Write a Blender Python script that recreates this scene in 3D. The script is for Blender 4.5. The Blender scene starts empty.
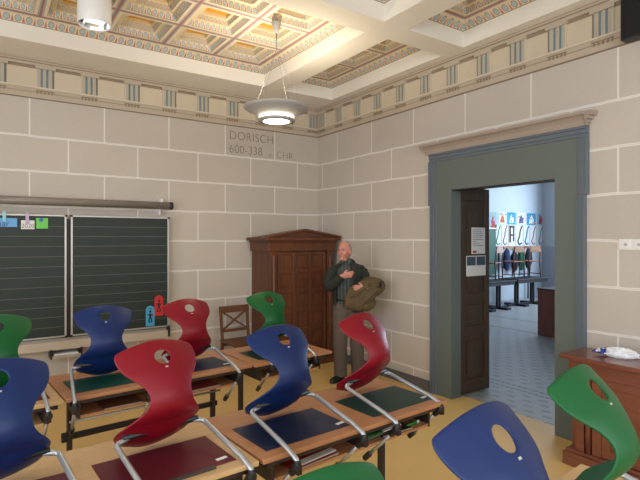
import bpy, bmesh, math, random
from mathutils import Vector, Matrix
random.seed(5)
S = bpy.context.scene
COL = S.collection
R = math.radians

# ------------------------------------------------------------------ helpers
def lin(c):
    return tuple(((v/255.0)/12.92 if v/255.0 <= .04045 else ((v/255.0+.055)/1.055)**2.4) for v in c) + (1.0,)

def pmat(name, rgb, rough=.6, metal=0.0, noise=0.0, nscale=8.0, emit=None, estr=0.0, coat=0.0, bump=0.0, spec=.5):
    m = bpy.data.materials.new(name); m.use_nodes = True
    nt = m.node_tree; b = nt.nodes['Principled BSDF']
    b.inputs['Roughness'].default_value = rough
    b.inputs['Metallic'].default_value = metal
    b.inputs['Specular IOR Level'].default_value = spec
    b.inputs['Coat Weight'].default_value = coat
    c = lin(rgb)
    tc = nt.nodes.new('ShaderNodeTexCoord')
    n = nt.nodes.new('ShaderNodeTexNoise'); n.inputs['Scale'].default_value = nscale; n.inputs['Detail'].default_value = 4
    nt.links.new(tc.outputs['Object'], n.inputs['Vector'])
    mx = nt.nodes.new('ShaderNodeMix'); mx.data_type = 'RGBA'
    k = max(noise, .03)
    mx.inputs[6].default_value = tuple(v*(1-k) for v in c[:3])+(1,)
    mx.inputs[7].default_value = tuple(min(1, v*(1+k)) for v in c[:3])+(1,)
    nt.links.new(n.outputs['Fac'], mx.inputs[0]); nt.links.new(mx.outputs[2], b.inputs['Base Color'])
    if bump:
        bp = nt.nodes.new('ShaderNodeBump'); bp.inputs['Strength'].default_value = bump; bp.inputs['Distance'].default_value = .01
        nt.links.new(n.outputs['Fac'], bp.inputs['Height']); nt.links.new(bp.outputs['Normal'], b.inputs['Normal'])
    if emit:
        b.inputs['Emission Color'].default_value = lin(emit); b.inputs['Emission Strength'].default_value = estr
    return m

class N:
    """small node expression helper"""
    def __init__(s, nt): s.nt = nt
    def m(s, op, a, b=None, c=None):
        n = s.nt.nodes.new('ShaderNodeMath'); n.operation = op
        for i, v in enumerate((a, b, c)):
            if v is None: continue
            if isinstance(v, (int, float)): n.inputs[i].default_value = v
            else: s.nt.links.new(v, n.inputs[i])
        return n.outputs[0]
    def mix(s, f, a, b):
        n = s.nt.nodes.new('ShaderNodeMix'); n.data_type = 'RGBA'
        for i, v in ((0, f), (6, a), (7, b)):
            if isinstance(v, (int, float, tuple)): n.inputs[i].default_value = v
            else: s.nt.links.new(v, n.inputs[i])
        return n.outputs[2]
    def noise(s, vec, scale, detail=4, rough=.5):
        n = s.nt.nodes.new('ShaderNodeTexNoise'); n.inputs['Scale'].default_value = scale; n.inputs['Detail'].default_value = detail
        n.inputs['Roughness'].default_value = rough
        s.nt.links.new(vec, n.inputs['Vector']); return n.outputs['Fac']

def wood(name, a, b, rough=.45, axis='X', scale=6.0, coat=0.0):
    m = bpy.data.materials.new(name); m.use_nodes = True
    nt = m.node_tree; bs = nt.nodes['Principled BSDF']; e = N(nt)
    tc = nt.nodes.new('ShaderNodeTexCoord'); mp = nt.nodes.new('ShaderNodeMapping')
    sc = {'X': (.12, 1, 1), 'Y': (1, .12, 1), 'Z': (1, 1, .12)}[axis]
    mp.inputs['Scale'].default_value = tuple(v*scale for v in sc)
    nt.links.new(tc.outputs['Object'], mp.inputs['Vector'])
    f1 = e.noise(mp.outputs[0], 6, 8, .65); f2 = e.noise(mp.outputs[0], 1.3, 2)
    f = e.m('ADD', e.m('MULTIPLY', f1, .6), e.m('MULTIPLY', f2, .4))
    r = nt.nodes.new('ShaderNodeValToRGB'); r.color_ramp.elements[0].position = .35; r.color_ramp.elements[1].position = .65
    r.color_ramp.elements[0].color = lin(a); r.color_ramp.elements[1].color = lin(b)
    nt.links.new(f, r.inputs[0]); nt.links.new(r.outputs[0], bs.inputs['Base Color'])
    bs.inputs['Roughness'].default_value = rough; bs.inputs['Coat Weight'].default_value = coat
    return m

def stone_wall(name, axis, off_a, base, joint, period=.762, z0=2.865, ch=.378):
    """painted ashlar blocks with pale joints; axis = coordinate along the wall"""
    m = bpy.data.materials.new(name); m.use_nodes = True
    nt = m.node_tree; bs = nt.nodes['Principled BSDF']; e = N(nt)
    tc = nt.nodes.new('ShaderNodeTexCoord'); sp = nt.nodes.new('ShaderNodeSeparateXYZ')
    nt.links.new(tc.outputs['Object'], sp.inputs[0])
    wob = e.m('MULTIPLY', e.m('SUBTRACT', e.noise(tc.outputs['Object'], 4.5, 2), .5), .022)
    a = sp.outputs[axis]; z = e.m('MINIMUM', e.m('ADD', sp.outputs[2], wob), 3.10)
    zr = e.m('DIVIDE', e.m('SUBTRACT', z, z0), ch)
    row = e.m('FLOOR', zr)
    dz = e.m('MULTIPLY', e.m('ABSOLUTE', e.m('SUBTRACT', e.m('FRACT', e.m('ADD', zr, .5)), .5)), ch)
    par = e.m('MULTIPLY', e.m('ABSOLUTE', e.m('MODULO', row, 2.0)), .5)
    ar = e.m('ADD', e.m('DIVIDE', e.m('SUBTRACT', a, off_a), period), par)
    da = e.m('MULTIPLY', e.m('ABSOLUTE', e.m('SUBTRACT', e.m('FRACT', e.m('ADD', ar, .5)), .5)), period)
    da = e.m('ADD', da, e.m('MULTIPLY', wob, .15))
    # double horizontal line, single vertical line
    hl = e.m('MULTIPLY', e.m('LESS_THAN', dz, .011), e.m('SUBTRACT', 1.0, e.m('MULTIPLY', e.m('LESS_THAN', dz, .0035), .45)))
    vl = e.m('LESS_THAN', da, .0075)
    line = e.m('MAXIMUM', hl, e.m('MULTIPLY', vl, .9))
    wn = nt.nodes.new('ShaderNodeTexWhiteNoise'); wn.noise_dimensions = '2D'
    cb = nt.nodes.new('ShaderNodeCombineXYZ'); nt.links.new(row, cb.inputs[0]); nt.links.new(e.m('FLOOR', ar), cb.inputs[1])
    nt.links.new(cb.outputs[0], wn.inputs['Vector'])
    c = lin(base)
    f = e.m('ADD', e.m('MULTIPLY', e.noise(tc.outputs['Object'], 25, 6, .7), .35), e.m('ADD', e.m('MULTIPLY', wn.outputs['Value'], .3), e.m('MULTIPLY', e.noise(tc.outputs['Object'], 2.2, 3), .35)))
    body = e.mix(f, tuple(v*.86 for v in c[:3])+(1,), tuple(v*1.14 for v in c[:3])+(1,))
    nt.links.new(e.mix(line, body, lin(joint)), bs.inputs['Base Color'])
    bp = nt.nodes.new('ShaderNodeBump'); bp.inputs['Strength'].default_value = .35; bp.inputs['Distance'].default_value = .006
    nt.links.new(line, bp.inputs['Height']); nt.links.new(bp.outputs[0], bs.inputs['Normal'])
    bs.inputs['Roughness'].default_value = .75
    return m

def egg_mat(name, ground, egg, dart, dark):
    """egg-and-dart painted border; u counts eggs, v runs across the strip"""
    m = bpy.data.materials.new(name); m.use_nodes = True
    nt = m.node_tree; bs = nt.nodes['Principled BSDF']; e = N(nt)
    uv = nt.nodes.new('ShaderNodeUVMap'); uv.uv_map = 'UVMap'
    sp = nt.nodes.new('ShaderNodeSeparateXYZ'); nt.links.new(uv.outputs[0], sp.inputs[0])
    u = e.m('SUBTRACT', e.m('FRACT', sp.outputs[0]), .5); v = e.m('SUBTRACT', sp.outputs[1], .55)
    d = e.m('SQRT', e.m('ADD', e.m('POWER', e.m('ABSOLUTE', e.m('DIVIDE', u, .31)), 2.0), e.m('POWER', e.m('ABSOLUTE', e.m('DIVIDE', v, .40)), 2.0)))
    uu = e.m('ABSOLUTE', e.m('SUBTRACT', e.m('ABSOLUTE', u), .5))
    dt = e.m('MULTIPLY', e.m('LESS_THAN', uu, e.m('MULTIPLY', e.m('SUBTRACT', .95, sp.outputs[1]), .17)), e.m('GREATER_THAN', sp.outputs[1], .12))
    col = e.mix(dt, lin(ground), lin(dart))
    col = e.mix(e.m('LESS_THAN', d, 1.0), col, lin(dark))
    col = e.mix(e.m('LESS_THAN', d, .8), col, lin(egg))
    col = e.mix(e.m('LESS_THAN', sp.outputs[1], .1), col, lin(dark))
    nt.links.new(col, bs.inputs['Base Color']); bs.inputs['Roughness'].default_value = .7
    return m

class MB:
    def __init__(s): s.v = []; s.f = []; s.mi = []; s.uv = []; s.k = 0; s.sm = []
    def vert(s, p): s.v.append(tuple(p)); return len(s.v)-1
    def face(s, idx, uv=None, smooth=False):
        s.f.append(tuple(idx)); s.mi.append(s.k); s.uv.append(uv); s.sm.append(smooth)
    def quad(s, a, b, c, d, uv=None, smooth=False):
        i = [s.vert(p) for p in (a, b, c, d)]; s.face(i, uv, smooth)
    def box(s, x0, x1, y0, y1, z0, z1, M=None):
        P = [(x, y, z) for z in (z0, z1) for y in (y0, y1) for x in (x0, x1)]
        if M is not None: P = [tuple(M @ Vector(p)) for p in P]
        i = [s.vert(p) for p in P]
        for q in ((0,2,3,1), (4,5,7,6), (0,1,5,4), (2,6,7,3), (0,4,6,2), (1,3,7,5)): s.face([i[j] for j in q])
        return s
    def bar(s, p, q, w, h, up=(0,0,1)):
        p, q = Vector(p), Vector(q); d = (q-p).normalized(); x = d.cross(Vector(up)).normalized(); z = x.cross(d)
        i = []
        for c in (p, q):
            for a, b in ((-1,-1), (1,-1), (1,1), (-1,1)): i.append(s.vert(c + x*a*w/2 + z*b*h/2))
        for k in range(4): s.face((i[k], i[(k+1)%4], i[4+(k+1)%4], i[4+k]))
        s.face(i[3::-1]); s.face(i[4:8])
        return s
    def tube(s, pts, r, n=10, caps=True):
        pts = [Vector(p) for p in pts]; rings = []
        rr = r if isinstance(r, (list, tuple)) else [r]*len(pts)
        px = None
        for k, p in enumerate(pts):
            t = (pts[min(k+1, len(pts)-1)] - pts[max(k-1, 0)]).normalized()
            if px is None: px = t.orthogonal().normalized()
            px = (px - t*px.dot(t)).normalized(); py = t.cross(px)
            rings.append([s.vert(p + (px*math.cos(2*math.pi*j/n) + py*math.sin(2*math.pi*j/n))*rr[k]) for j in range(n)])
        for a, b in zip(rings, rings[1:]):
            for j in range(n): s.face((a[j], a[(j+1)%n], b[(j+1)%n], b[j]), smooth=True)
        if caps: s.face(rings[0][::-1]); s.face(rings[-1])
        return s
    def lathe(s, prof, n=40, c=(0,0,0), smooth=True, caps=False):
        rings = [[s.vert((c[0]+r*math.cos(2*math.pi*j/n), c[1]+r*math.sin(2*math.pi*j/n), c[2]+z)) for j in range(n)] for r, z in prof]
        for a, b in zip(rings, rings[1:]):
            for j in range(n): s.face((a[j], a[(j+1)%n], b[(j+1)%n], b[j]), smooth=smooth)
        if caps and prof[0][0] > 0: s.face(rings[0][::-1])
        if caps and prof[-1][0] > 0: s.face(rings[-1])
        return s
    def prism(s, poly, p0, u, v, w, d):
        """polygon (a,b) in plane p0 + a*u + b*v, extruded by w*d"""
        p0, u, v, w = Vector(p0), Vector(u), Vector(v), Vector(w)
        A = [s.vert(p0+u*a+v*b) for a, b in poly]; B = [s.vert(p0+u*a+v*b+w*d) for a, b in poly]
        n = len(poly)
        s.face(A[::-1]); s.face(B)
        for k in range(n): s.face((A[k], A[(k+1)%n], B[(k+1)%n], B[k]))
        return s
    def build(s, name, mats, parent=None, bevel=0, M=None, recalc=True, segs=2):
        me = bpy.data.meshes.new(name); me.from_pydata(s.v, [], s.f)
        if not isinstance(mats, (list, tuple)): mats = [mats]
        for m in mats: me.materials.append(m)
        me.polygons.foreach_set('material_index', s.mi)
        me.polygons.foreach_set('use_smooth', s.sm)
        if any(u is not None for u in s.uv):
            l = me.uv_layers.new(name='UVMap')
            for p, u in zip(me.polygons, s.uv):
                if u:
                    for li, c in zip(p.loop_indices, u): l.data[li].uv = c
        if M is not None: me.transform(M)
        if recalc:
            bm = bmesh.new(); bm.from_mesh(me); bmesh.ops.recalc_face_normals(bm, faces=bm.faces); bm.to_mesh(me); bm.free()
        me.update()
        o = bpy.data.objects.new(name, me); COL.objects.link(o)
        if parent: o.parent = parent
        if bevel:
            b = o.modifiers.new('bevel', 'BEVEL'); b.width = bevel; b.segments = segs; b.limit_method = 'ANGLE'; b.angle_limit = R(40)
        return o

def tag(o, label=None, cat=None, group=None, kind=None):
    if label: o['label'] = label
    if cat: o['category'] = cat
    if group: o['group'] = group
    if kind: o['kind'] = kind
    return o
def empty(name, loc=(0,0,0), yaw=0.0, label=None, cat=None, group=None):
    o = bpy.data.objects.new(name, None); COL.objects.link(o); o.location = loc; o.rotation_euler = (0, 0, R(yaw))
    o.empty_display_size = .1
    return tag(o, label, cat, group)
def copy_tree(o, parent=None):
    c = o.copy(); COL.objects.link(c); c.parent = parent
    for ch in [x for x in bpy.data.objects if x.parent == o]: copy_tree(ch, c)
    return c
def smooth_path(pts, n=6):
    P = [Vector(p) for p in pts]; out = []
    for i in range(len(P)-1):
        p0 = P[max(i-1,0)]; p1 = P[i]; p2 = P[i+1]; p3 = P[min(i+2,len(P)-1)]
        for k in range(n):
            t = k/n
            out.append(.5*((2*p1)+(p2-p0)*t+(2*p0-5*p1+4*p2-p3)*t*t+(3*p1-p0-3*p2+p3)*t**3))
    out.append(P[-1]); return out
def fillet(pts, r, n=5):
    P = [Vector(p) for p in pts]; out = [P[0]]
    for a, b, c in zip(P, P[1:], P[2:]):
        rr = min(r, (a-b).length*.49, (c-b).length*.49)
        p = b+(a-b).normalized()*rr; q = b+(c-b).normalized()*rr
        for k in range(n+1):
            t = k/n; out.append(p*(1-t)**2 + b*2*t*(1-t) + q*t*t)
    out.append(P[-1]); return out
def text_mesh(txt, size, M, mat, name, parent=None, thin=0.0, depth=.001, sx=1.0, align='CENTER', spacing=1.0):
    cu = bpy.data.curves.new(name, 'FONT'); cu.body = txt; cu.size = size; cu.extrude = depth; cu.offset = thin
    cu.align_x = align; cu.align_y = 'CENTER'; cu.space_character = spacing
    t = bpy.data.objects.new(name+'_c', cu); COL.objects.link(t)
    dg = bpy.context.evaluated_depsgraph_get(); dg.update()
    me = bpy.data.meshes.new_from_object(t.evaluated_get(dg))
    bpy.data.objects.remove(t, do_unlink=True)
    me.transform(M @ Matrix.Diagonal((sx, 1, 1, 1)))
    me.materials.clear(); me.materials.append(mat); me.name = name
    o = bpy.data.objects.new(name, me); COL.objects.link(o)
    if parent: o.parent = parent
    return o

# ------------------------------------------------------------------ materials
M_back = stone_wall('ashlar_back', 0, .01, (190,181,170), (226,222,216), z0=2.873, ch=.385)
M_right = stone_wall('ashlar_right', 1, -.50, (191,182,173), (226,222,217))
M_plaster = pmat('cream_plaster', (230,225,214), .8, noise=.03, nscale=3)
M_plain = pmat('plain_wall_paint', (196,184,166), .85, noise=.04, nscale=2)
M_frieze = pmat('frieze_stone', (184,170,151), .8, noise=.05, nscale=9)
M_metope = pmat('metope_cream', (204,190,167), .8, noise=.05, nscale=7)
M_frline = pmat('frieze_light_line', (208,196,176), .8)
M_frdark = pmat('frieze_brown_line', (146,128,108), .8)
M_blue = pmat('groove_blue', (120,142,154), .8)
M_bluel = pmat('shaft_grey', (180,172,154), .8)
M_shadowg = pmat('painted_shadow_grey', (124,124,120), .8)
M_floor = pmat('yellow_linoleum', (222,186,118), .42, noise=.07, nscale=1.6)
M_base = pmat('baseboard_grey', (92,92,94), .6, noise=.06)
M_eggs = egg_mat('egg_and_dart', (222,206,180), (172,184,190), (190,126,102), (140,136,124))
M_eggw = egg_mat('egg_and_dart_small', (212,196,166), (186,186,178), (190,150,124), (160,148,128))
M_cream = pmat('coffer_cream', (232,218,186), .75)
M_redl = pmat('coffer_red_line', (178,116,102), .75)
M_blul = pmat('coffer_blue_line', (168,176,184), .75)
M_beige = pmat('coffer_beige', (222,204,168), .75)
M_gold = pmat('coffer_ochre', (228,168,64), .6, noise=.1, nscale=30)
M_casing = pmat('casing_green_grey', (97,106,102), .5, noise=.03, nscale=3)
M_casblue = pmat('casing_blue_grey', (96,106,116), .5, noise=.03, nscale=3)
M_crown = pmat('casing_crown_stone', (162,148,135), .75, noise=.05)
M_alu = pmat('aluminium', (186,182,176), .4, metal=.6)
M_chrome = pmat('satin_steel', (188,194,202), .34, metal=.7)
M_black = pmat('black_plastic', (22,22,24), .45)
M_dark = pmat('dark_brown_metal', (52,44,40), .5, metal=.2)
M_paper = pmat('white_paper', (226,226,224), .8)
M_ink = pmat('ink', (36,40,52), .7)
M_white = pmat('white_enamel', (228,228,226), .4)
M_deskA = wood('desk_beech_warm', (164,112,76), (184,132,92), .4, 'X', 4)
M_deskB = wood('desk_maple_pale', (192,156,112), (208,174,128), .42, 'X', 4)
M_ward = wood('wardrobe_oak', (78,42,23), (110,64,36), .38, 'Z', 5)
M_side = wood('sideboard_mahogany', (108,60,44), (130,78,60), .3, 'Y', 5, coat=.3)
M_chairw = wood('old_chair_wood', (88,52,30), (114,74,46), .5, 'Z', 6)
M_door = wood('door_oak_dark', (58,44,27), (84,64,40), .45, 'Z', 5)

# ------------------------------------------------------------------ room shell
XL, YB = -7.6, -9.2      # left wall, wall behind the camera
ZC = 4.15
def struct(name, mb, mats, **k): return tag(mb.build(name, mats, **k), kind='structure')

struct('floor', MB().box(XL, .2, YB, 0, -.1, 0), M_floor)
struct('wall_back', MB().box(XL, 0, 0, .4, -.1, ZC), M_back)
# right wall with the doorway
WT = .60
D0, D1_, DH = -3.785, -2.609, 2.28
w = MB(); w.box(0, .14, D1_, .4, -.1, ZC); w.box(.14, WT, D1_+.085, .4, -.1, ZC); w.box(0, WT, YB, D0, -.1, ZC); w.box(0, .14, D0, D1_, DH, ZC); w.box(.14, WT, D0, D1_+.085, DH+.06, ZC)
struct('wall_right', w, M_right)
# left wall and rear wall with window openings
def wall_openings(axis, pos, th, a0, a1, wins, mat, name):
    w = MB()
    def bx(s0, s1, z0, z1):
        if axis == 'x': w.box(pos-th, pos, s0, s1, z0, z1)
        else: w.box(s0, s1, pos-th, pos, z0, z1)
    cur = a0
    for s0, s1 in wins:
        bx(cur, s0, -.1, ZC); bx(s0, s1, -.1, .95); bx(s0, s1, 3.2, ZC); cur = s1
    bx(cur, a1, -.1, ZC)
    return struct(name, w, mat)
LW = [(-8.3,-6.9), (-6.1,-4.7), (-3.9,-2.5)]
RW = [(-6.8,-5.3), (-4.5,-3.0), (-2.2,-.7)]
wall_openings('x', XL, .4, YB, 0, LW, M_plain, 'wall_left')
wall_openings('y', YB, .4, XL, 0, RW, M_plain, 'wall_rear')
k = 0
for wins, ax in ((LW, 'x'), (RW, 'y')):
    for s0, s1 in wins:
        k += 1; w = MB(); c = (s0+s1)/2
        for a, b, z0, z1 in ((s0, s0+.06, .95, 3.2), (s1-.06, s1, .95, 3.2), (c-.04, c+.04, .95, 3.2), (s0, s1, .95, 1.01), (s0, s1, 3.14, 3.2), (s0, s1, 2.45, 2.51)):
            if ax == 'x': w.box(XL-.2, XL-.14, a, b, z0, z1)
            else: w.box(a, b, YB-.2, YB-.14, z0, z1)
        struct('window_%d' % k, w, M_white)

# baseboards
b = MB(); b.box(XL, 0, -.02, 0, 0, .125); b.build and struct('baseboard_back', b, M_base, bevel=.004)
b = MB(); b.box(-.02, 0, -2.29, -.02, 0, .125); b.box(-.02, 0, YB, -4.065, 0, .125); struct('baseboard_right', b, M_base, bevel=.004)

# ------------------------------------------------------------------ frieze (painted Doric entablature)
def frieze(P, name, length, centers):
    """P(a, d, z): a along wall from the corner, d = distance out from wall"""
    m = MB(); mats = [M_frieze, M_metope, M_frline, M_frdark, M_blue, M_bluel, M_shadowg]
    def bx(a0, a1, d0, d1, z0, z1, k):
        m.k = k
        q = [P(a, d, z) for z in (z0, z1) for d in (d0, d1) for a in (a0, a1)]
        i = [m.vert(p) for p in q]
        for f in ((0,2,3,1), (4,5,7,6), (0,1,5,4), (2,6,7,3), (0,4,6,2), (1,3,7,5)): m.face([i[j] for j in f])
    L = length
    bx(0, L, 0, .022, 3.292, 3.395, 0)         # architrave band
    bx(0, L, 0, .026, 3.286, 3.292, 3)
    bx(0, L, 0, .024, 3.350, 3.356, 3)
    bx(0, L, 0, .034, 3.395, 3.412, 2)         # taenia
    bx(0, L, 0, .012, 3.412, 3.645, 1)         # metope ground
    bx(0, L, 0, .040, 3.640, 3.668, 0)         # cornice mouldings
    bx(0, L, 0, .044, 3.668, 3.674, 3)
    bx(0, L, 0, .056, 3.674, 3.715, 0)
    bx(0, L, 0, .016, 3.612, 3.640, 3)  # shadow strip along the metope tops, painted brown
    bx(0, L, 0, .060, 3.690, 3.695, 3)
    for c in centers:
        h = .088
        bx(c-h-.012, c+h+.012, .012, .044, 3.612, 3.642, 0)       # cap
        bx(c-h, c-h+.022, .012, .0145, 3.412, 3.612, 6)  # trompe-l'oeil shadow strip, painted grey on the corner side of the triglyph
        for q0, q1, kk_ in ((.022,.058,5), (.058,.080,4), (.080,.112,5), (.112,.134,4), (.134,.168,5), (.168,.176,2)):
            bx(c-h+q0, c-h+q1, .012, .028 if kk_ != 4 else .016, 3.412, 3.612, kk_)
        bx(c-h, c+h, .022, .030, 3.368, 3.378, 3)                # regula
        for g in range(5):
            a = c-h+.016+g*.036
            bx(a, a+.012, .022, .030, 3.340, 3.366, 3)
    return tag(m.build(name, mats), kind='structure')
frieze(lambda a, d, z: (-a, -d, z), 'trim_1', 7.6, [.11,.545,.98,1.415,1.84,2.275,2.725,3.20,3.65,4.10,4.55,5.0,5.45,5.9,6.35,6.8,7.25])
frieze(lambda a, d, z: (-d, -a, z), 'trim_2', 9.2, [.14,.565,.99,1.41,1.83,2.24,2.635,3.035,3.42,3.81,4.20,5.0,5.4,5.8,6.2,6.6,7.0,7.4,7.8,8.2,8.6,9.0])

# ------------------------------------------------------------------ ceiling: beams and coffered panels
ZS, ZT = 3.71, 3.87
XA0, XA1 = -1.22, -.93; XR = -.15; YF = -.565; YB0, YB1 = -2.60, -2.88; YE = -4.9; XE = -5.70
w = MB()
w.box(XL, 0, YF, 0, ZS, ZC); w.box(XR, 0, YE, YF, ZS, ZC)
w.box(XA0, XA1, YE, YF, ZS, ZC); w.box(XE, XA0, YB1, YB0, ZS, ZC); w.box(XA1, XR, YB1, YB0, ZS, ZC)
w.box(XL, XE, YE, YF, ZS, ZC); w.box(XL, 0, YB, YE, ZS, ZC)
w.box(XL-.4, WT, YB-.4, .4, ZC, ZC+.15)
struct('ceiling', w, M_plaster)
ZP = ZT+.05
def panel(name, x0, x1, y0, y1, nx, ny, mg=.15):
    """coffered panel; x0<x1, y0<y1, painted mouldings stepping upward"""
    m = MB(); mats = [M_eggs, M_cream, M_redl, M_blul, M_beige, M_gold, M_eggw]
    def ring(a, b, za, zb, k, per=None):
        m.k = k
        A = [(a[0], a[2]), (a[1], a[2]), (a[1], a[3]), (a[0], a[3])]; B = [(b[0], b[2]), (b[1], b[2]), (b[1], b[3]), (b[0], b[3])]
        for q in range(4):
            p0, p1 = A[q], A[(q+1)%4]; r0, r1 = B[q], B[(q+1)%4]
            L = math.hypot(p1[0]-p0[0], p1[1]-p0[1]); uv = None
            if per:
                n = max(2, round(L/per)); t = math.hypot(r0[0]-p0[0], r0[1]-p0[1])*.7071/L*n
                uv = [(0,0), (n,0), (n-t,1), (t,1)]
            m.quad((*p0, za), (*p1, za), (*r1, zb), (*r0, zb), uv)
    def ins(r, d): return (r[0]+d, r[1]-d, r[2]+d, r[3]-d)
    r = (x0, x1, y0, y1)
    ring(r, ins(r, .085), ZT, ZP, 0, .095)
    ring(ins(r, .085), ins(r, .118), ZP, ZP, 1)
    ring(ins(r, .118), ins(r, .132), ZP, ZP, 3)
    ring(ins(r, .132), ins(r, mg), ZP, ZP, 2)
    q = ins(r, mg); cx = (q[1]-q[0])/nx; cy = (q[3]-q[2])/ny
    for i in range(nx):
        for j in range(ny):
            c = (q[0]+i*cx, q[0]+(i+1)*cx, q[2]+j*cy, q[2]+(j+1)*cy)
            s = min(1, min(cx, cy)/.54); z = ZP
            seq = ((.010, 0, 2, None), (.016, 0, 3, None), (.030, 0, 1, None), (.030*s, .055*s, 0, .062), (.006, 0, 4, None), (.034*s, .0, 1, None),
                   (.018*s, .045*s, 6, .045), (.028*s, .0, 1, None), (.004, .03, 4, None))
            for d, dz, k, per in seq:
                n = ins(c, d); ring(c, n, z, z+dz, k, per); c = n; z += dz
            m.k = 5; m.quad((c[0], c[2], z), (c[1], c[2], z), (c[1], c[3], z), (c[0], c[3], z))
    o = m.build(name, mats, recalc=False); return tag(o, kind='structure')
panel('ceiling_panel_1', XE, XA0, YB0, YF, 7, 3)
panel('ceiling_panel_2', XA1, XR, YB0, YF, 1, 3)
panel('ceiling_panel_3', XA1, XR, YE, YB1, 1, 3)
panel('ceiling_panel_4', XE, XA0, YE, YB1, 7, 3)

# inscription painted on the back wall
M_txt = pmat('inscription_brown', (110,94,80), .8)
MX = Matrix.Rotation(R(90), 4, 'X')
ins = empty('wall_inscription', (-1.46, 0, 2.9), 0, 'brown painted inscription DORISCH 600-338 v. CHR. on the stone wall below the frieze', 'inscription')
for t, sz, x, z, sx, nm, sp in (('DORISCH', .168, 0, .255, .92, 'lettering', 1.05), ('600-338', .168, 0, .07, .92, 'lettering', 1.0), ('v.', .13, .60, .045, 1, 'lettering', 1.0), ('CHR.', .145, .735, .055, .92, 'lettering', 1.1)):
    text_mesh(t, sz, Matrix.Translation((x, -.0015, z)) @ MX, M_txt, nm, ins, thin=-.0038, depth=.0008, sx=sx, align='LEFT', spacing=sp)

# ------------------------------------------------------------------ doorway casing, crown, jambs and door leaf
d = empty('door_1', (0, (D0+D1_)/2, 0)); d['kind'] = 'structure'; d.name = 'door_1'
yc = (D0+D1_)/2
def dpart(name, mb, mat, bevel=0, parent=d): return mb.build(name, mat, parent, bevel=bevel, M=Matrix.Translation((0, -yc, 0)))
cl, cr = -2.295, -4.085   # outer edges left/right of casing
P = .012
for nm_, (a_, b_, z0, z1) in (('casing_board', (D1_, cl-.06, 0, 2.625)), ('casing_board', (cr+.06, D0, 0, 2.625)), ('casing_head_board', (D0, D1_, DH, 2.625))):
    dpart(nm_, MB().box(-P, 0, a_, b_, z0, z1), M_casing)
def mould(y0, y1, z0, z1, inner):
    # stepped architrave profile; inner = +1 when the opening lies toward +y, -1 toward -y, 0 for the head
    m = MB()
    steps = ((0, .022, .040), (.022, .060, .030), (.060, .088, .022))
    for a_, b_, p_ in steps:
        if inner == 0: m.box(-p_, 0, y0, y1, z1-b_, z1-a_)
        elif inner > 0: m.box(-p_, 0, y0+a_, y0+b_, z0, z1)
        else: m.box(-p_, 0, y1-b_, y1-a_, z0, z1)
    return m
dpart('casing_moulding', mould(cl-.09, cl-.022, 0, 2.12, -1), M_casblue, .003)
dpart('casing_moulding', mould(cr+.022, cr+.10, 0, 2.12, 1), M_casblue, .003)
dpart('casing_ear_moulding', mould(cl-.09, cl, 2.12, 2.612, -1), M_casblue, .003)
dpart('casing_ear_moulding', mould(cr, cr+.09, 2.12, 2.612, 1), M_casblue, .003)
dpart('casing_head_moulding', mould(cr, cl, 2.612, 2.70, 0), M_casblue, .003)
m = MB()
prof = [(0, 2.70), (-.045, 2.70), (-.048, 2.715), (-.058, 2.745), (-.082, 2.772), (-.110, 2.786), (-.114, 2.808), (0, 2.808)]
m.prism([(a, b) for a, b in prof], (0, cr-.0, 0), (1,0,0), (0,0,1), (0,1,0), cl-cr+.02)
dpart('casing_crown', m, M_crown)
for y0_, s_ in ((cl+.02, 1), (cr-.0, -1)):
    m = MB(); hh = [(0, 2.70), (.004, 2.72), (.014, 2.745), (.038, 2.772), (.062, 2.786), (.066, 2.808), (0, 2.808)]
    for (a0, z0_), (a1, z1_) in zip(hh, hh[1:-1]):
        m.box(-.114+.05*(2.808-z0_)/.108, 0, *sorted((y0_, y0_+s_*max(a0, a1))), z0_, z1_)
    dpart('crown_return', m, M_crown)
m = MB(); m.box(0.0, .14, D1_-.002, D1_+.03, 0, DH+.03); dpart('door_jamb', m, M_casing)
m = MB(); m.box(.14, WT+.03, D1_+.070, D1_+.084, 0, DH+.06); dpart('reveal_lining', m, M_door)
m = MB(); m.box(0.0, WT+.02, D0-.03, D0+.002, 0, DH+.03); dpart('door_jamb', m, M_casblue)
m = MB(); m.box(0.0, .14, D0, D1_, DH-.010, DH+.002); m.box(.14, WT, D0, D1_+.07, DH+.05, DH+.062); dpart('head_lining', m, M_dark)
# leaf folded back against the reveal
leaf = empty('door_leaf', (.145, D1_+.062-yc, 0)); leaf.parent = d
def lp(name, mb, mat, bevel=.003): return mb.build(name, mat, leaf, bevel=bevel)
LWD = .52
m = MB()
m.box(0, .085, -.045, 0, .01, DH+.04); m.box(LWD-.085, LWD, -.045, 0, .01, DH+.04)
for z0, z1 in ((.01,.16), (.66,.76), (1.05,1.13), (DH-.10, DH+.04)): m.box(.085, LWD-.085, -.045, 0, z0, z1)
m.box(.085, LWD-.085, -.028, -.01, .1, DH-.1)
for z0, z1 in ((.22,.60), (.82,1.0), (1.19,2.08)): m.box(.14, LWD-.14, -.042, -.02, z0, z1)
# leaf children go two deep only: make leaf mesh one body
lo = m.build('leaf_body', M_door, None, bevel=.004)
lo.parent = d; lo.location = leaf.location.copy(); bpy.data.objects.remove(leaf, do_unlink=True); lo.name = 'door_leaf'
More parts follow.
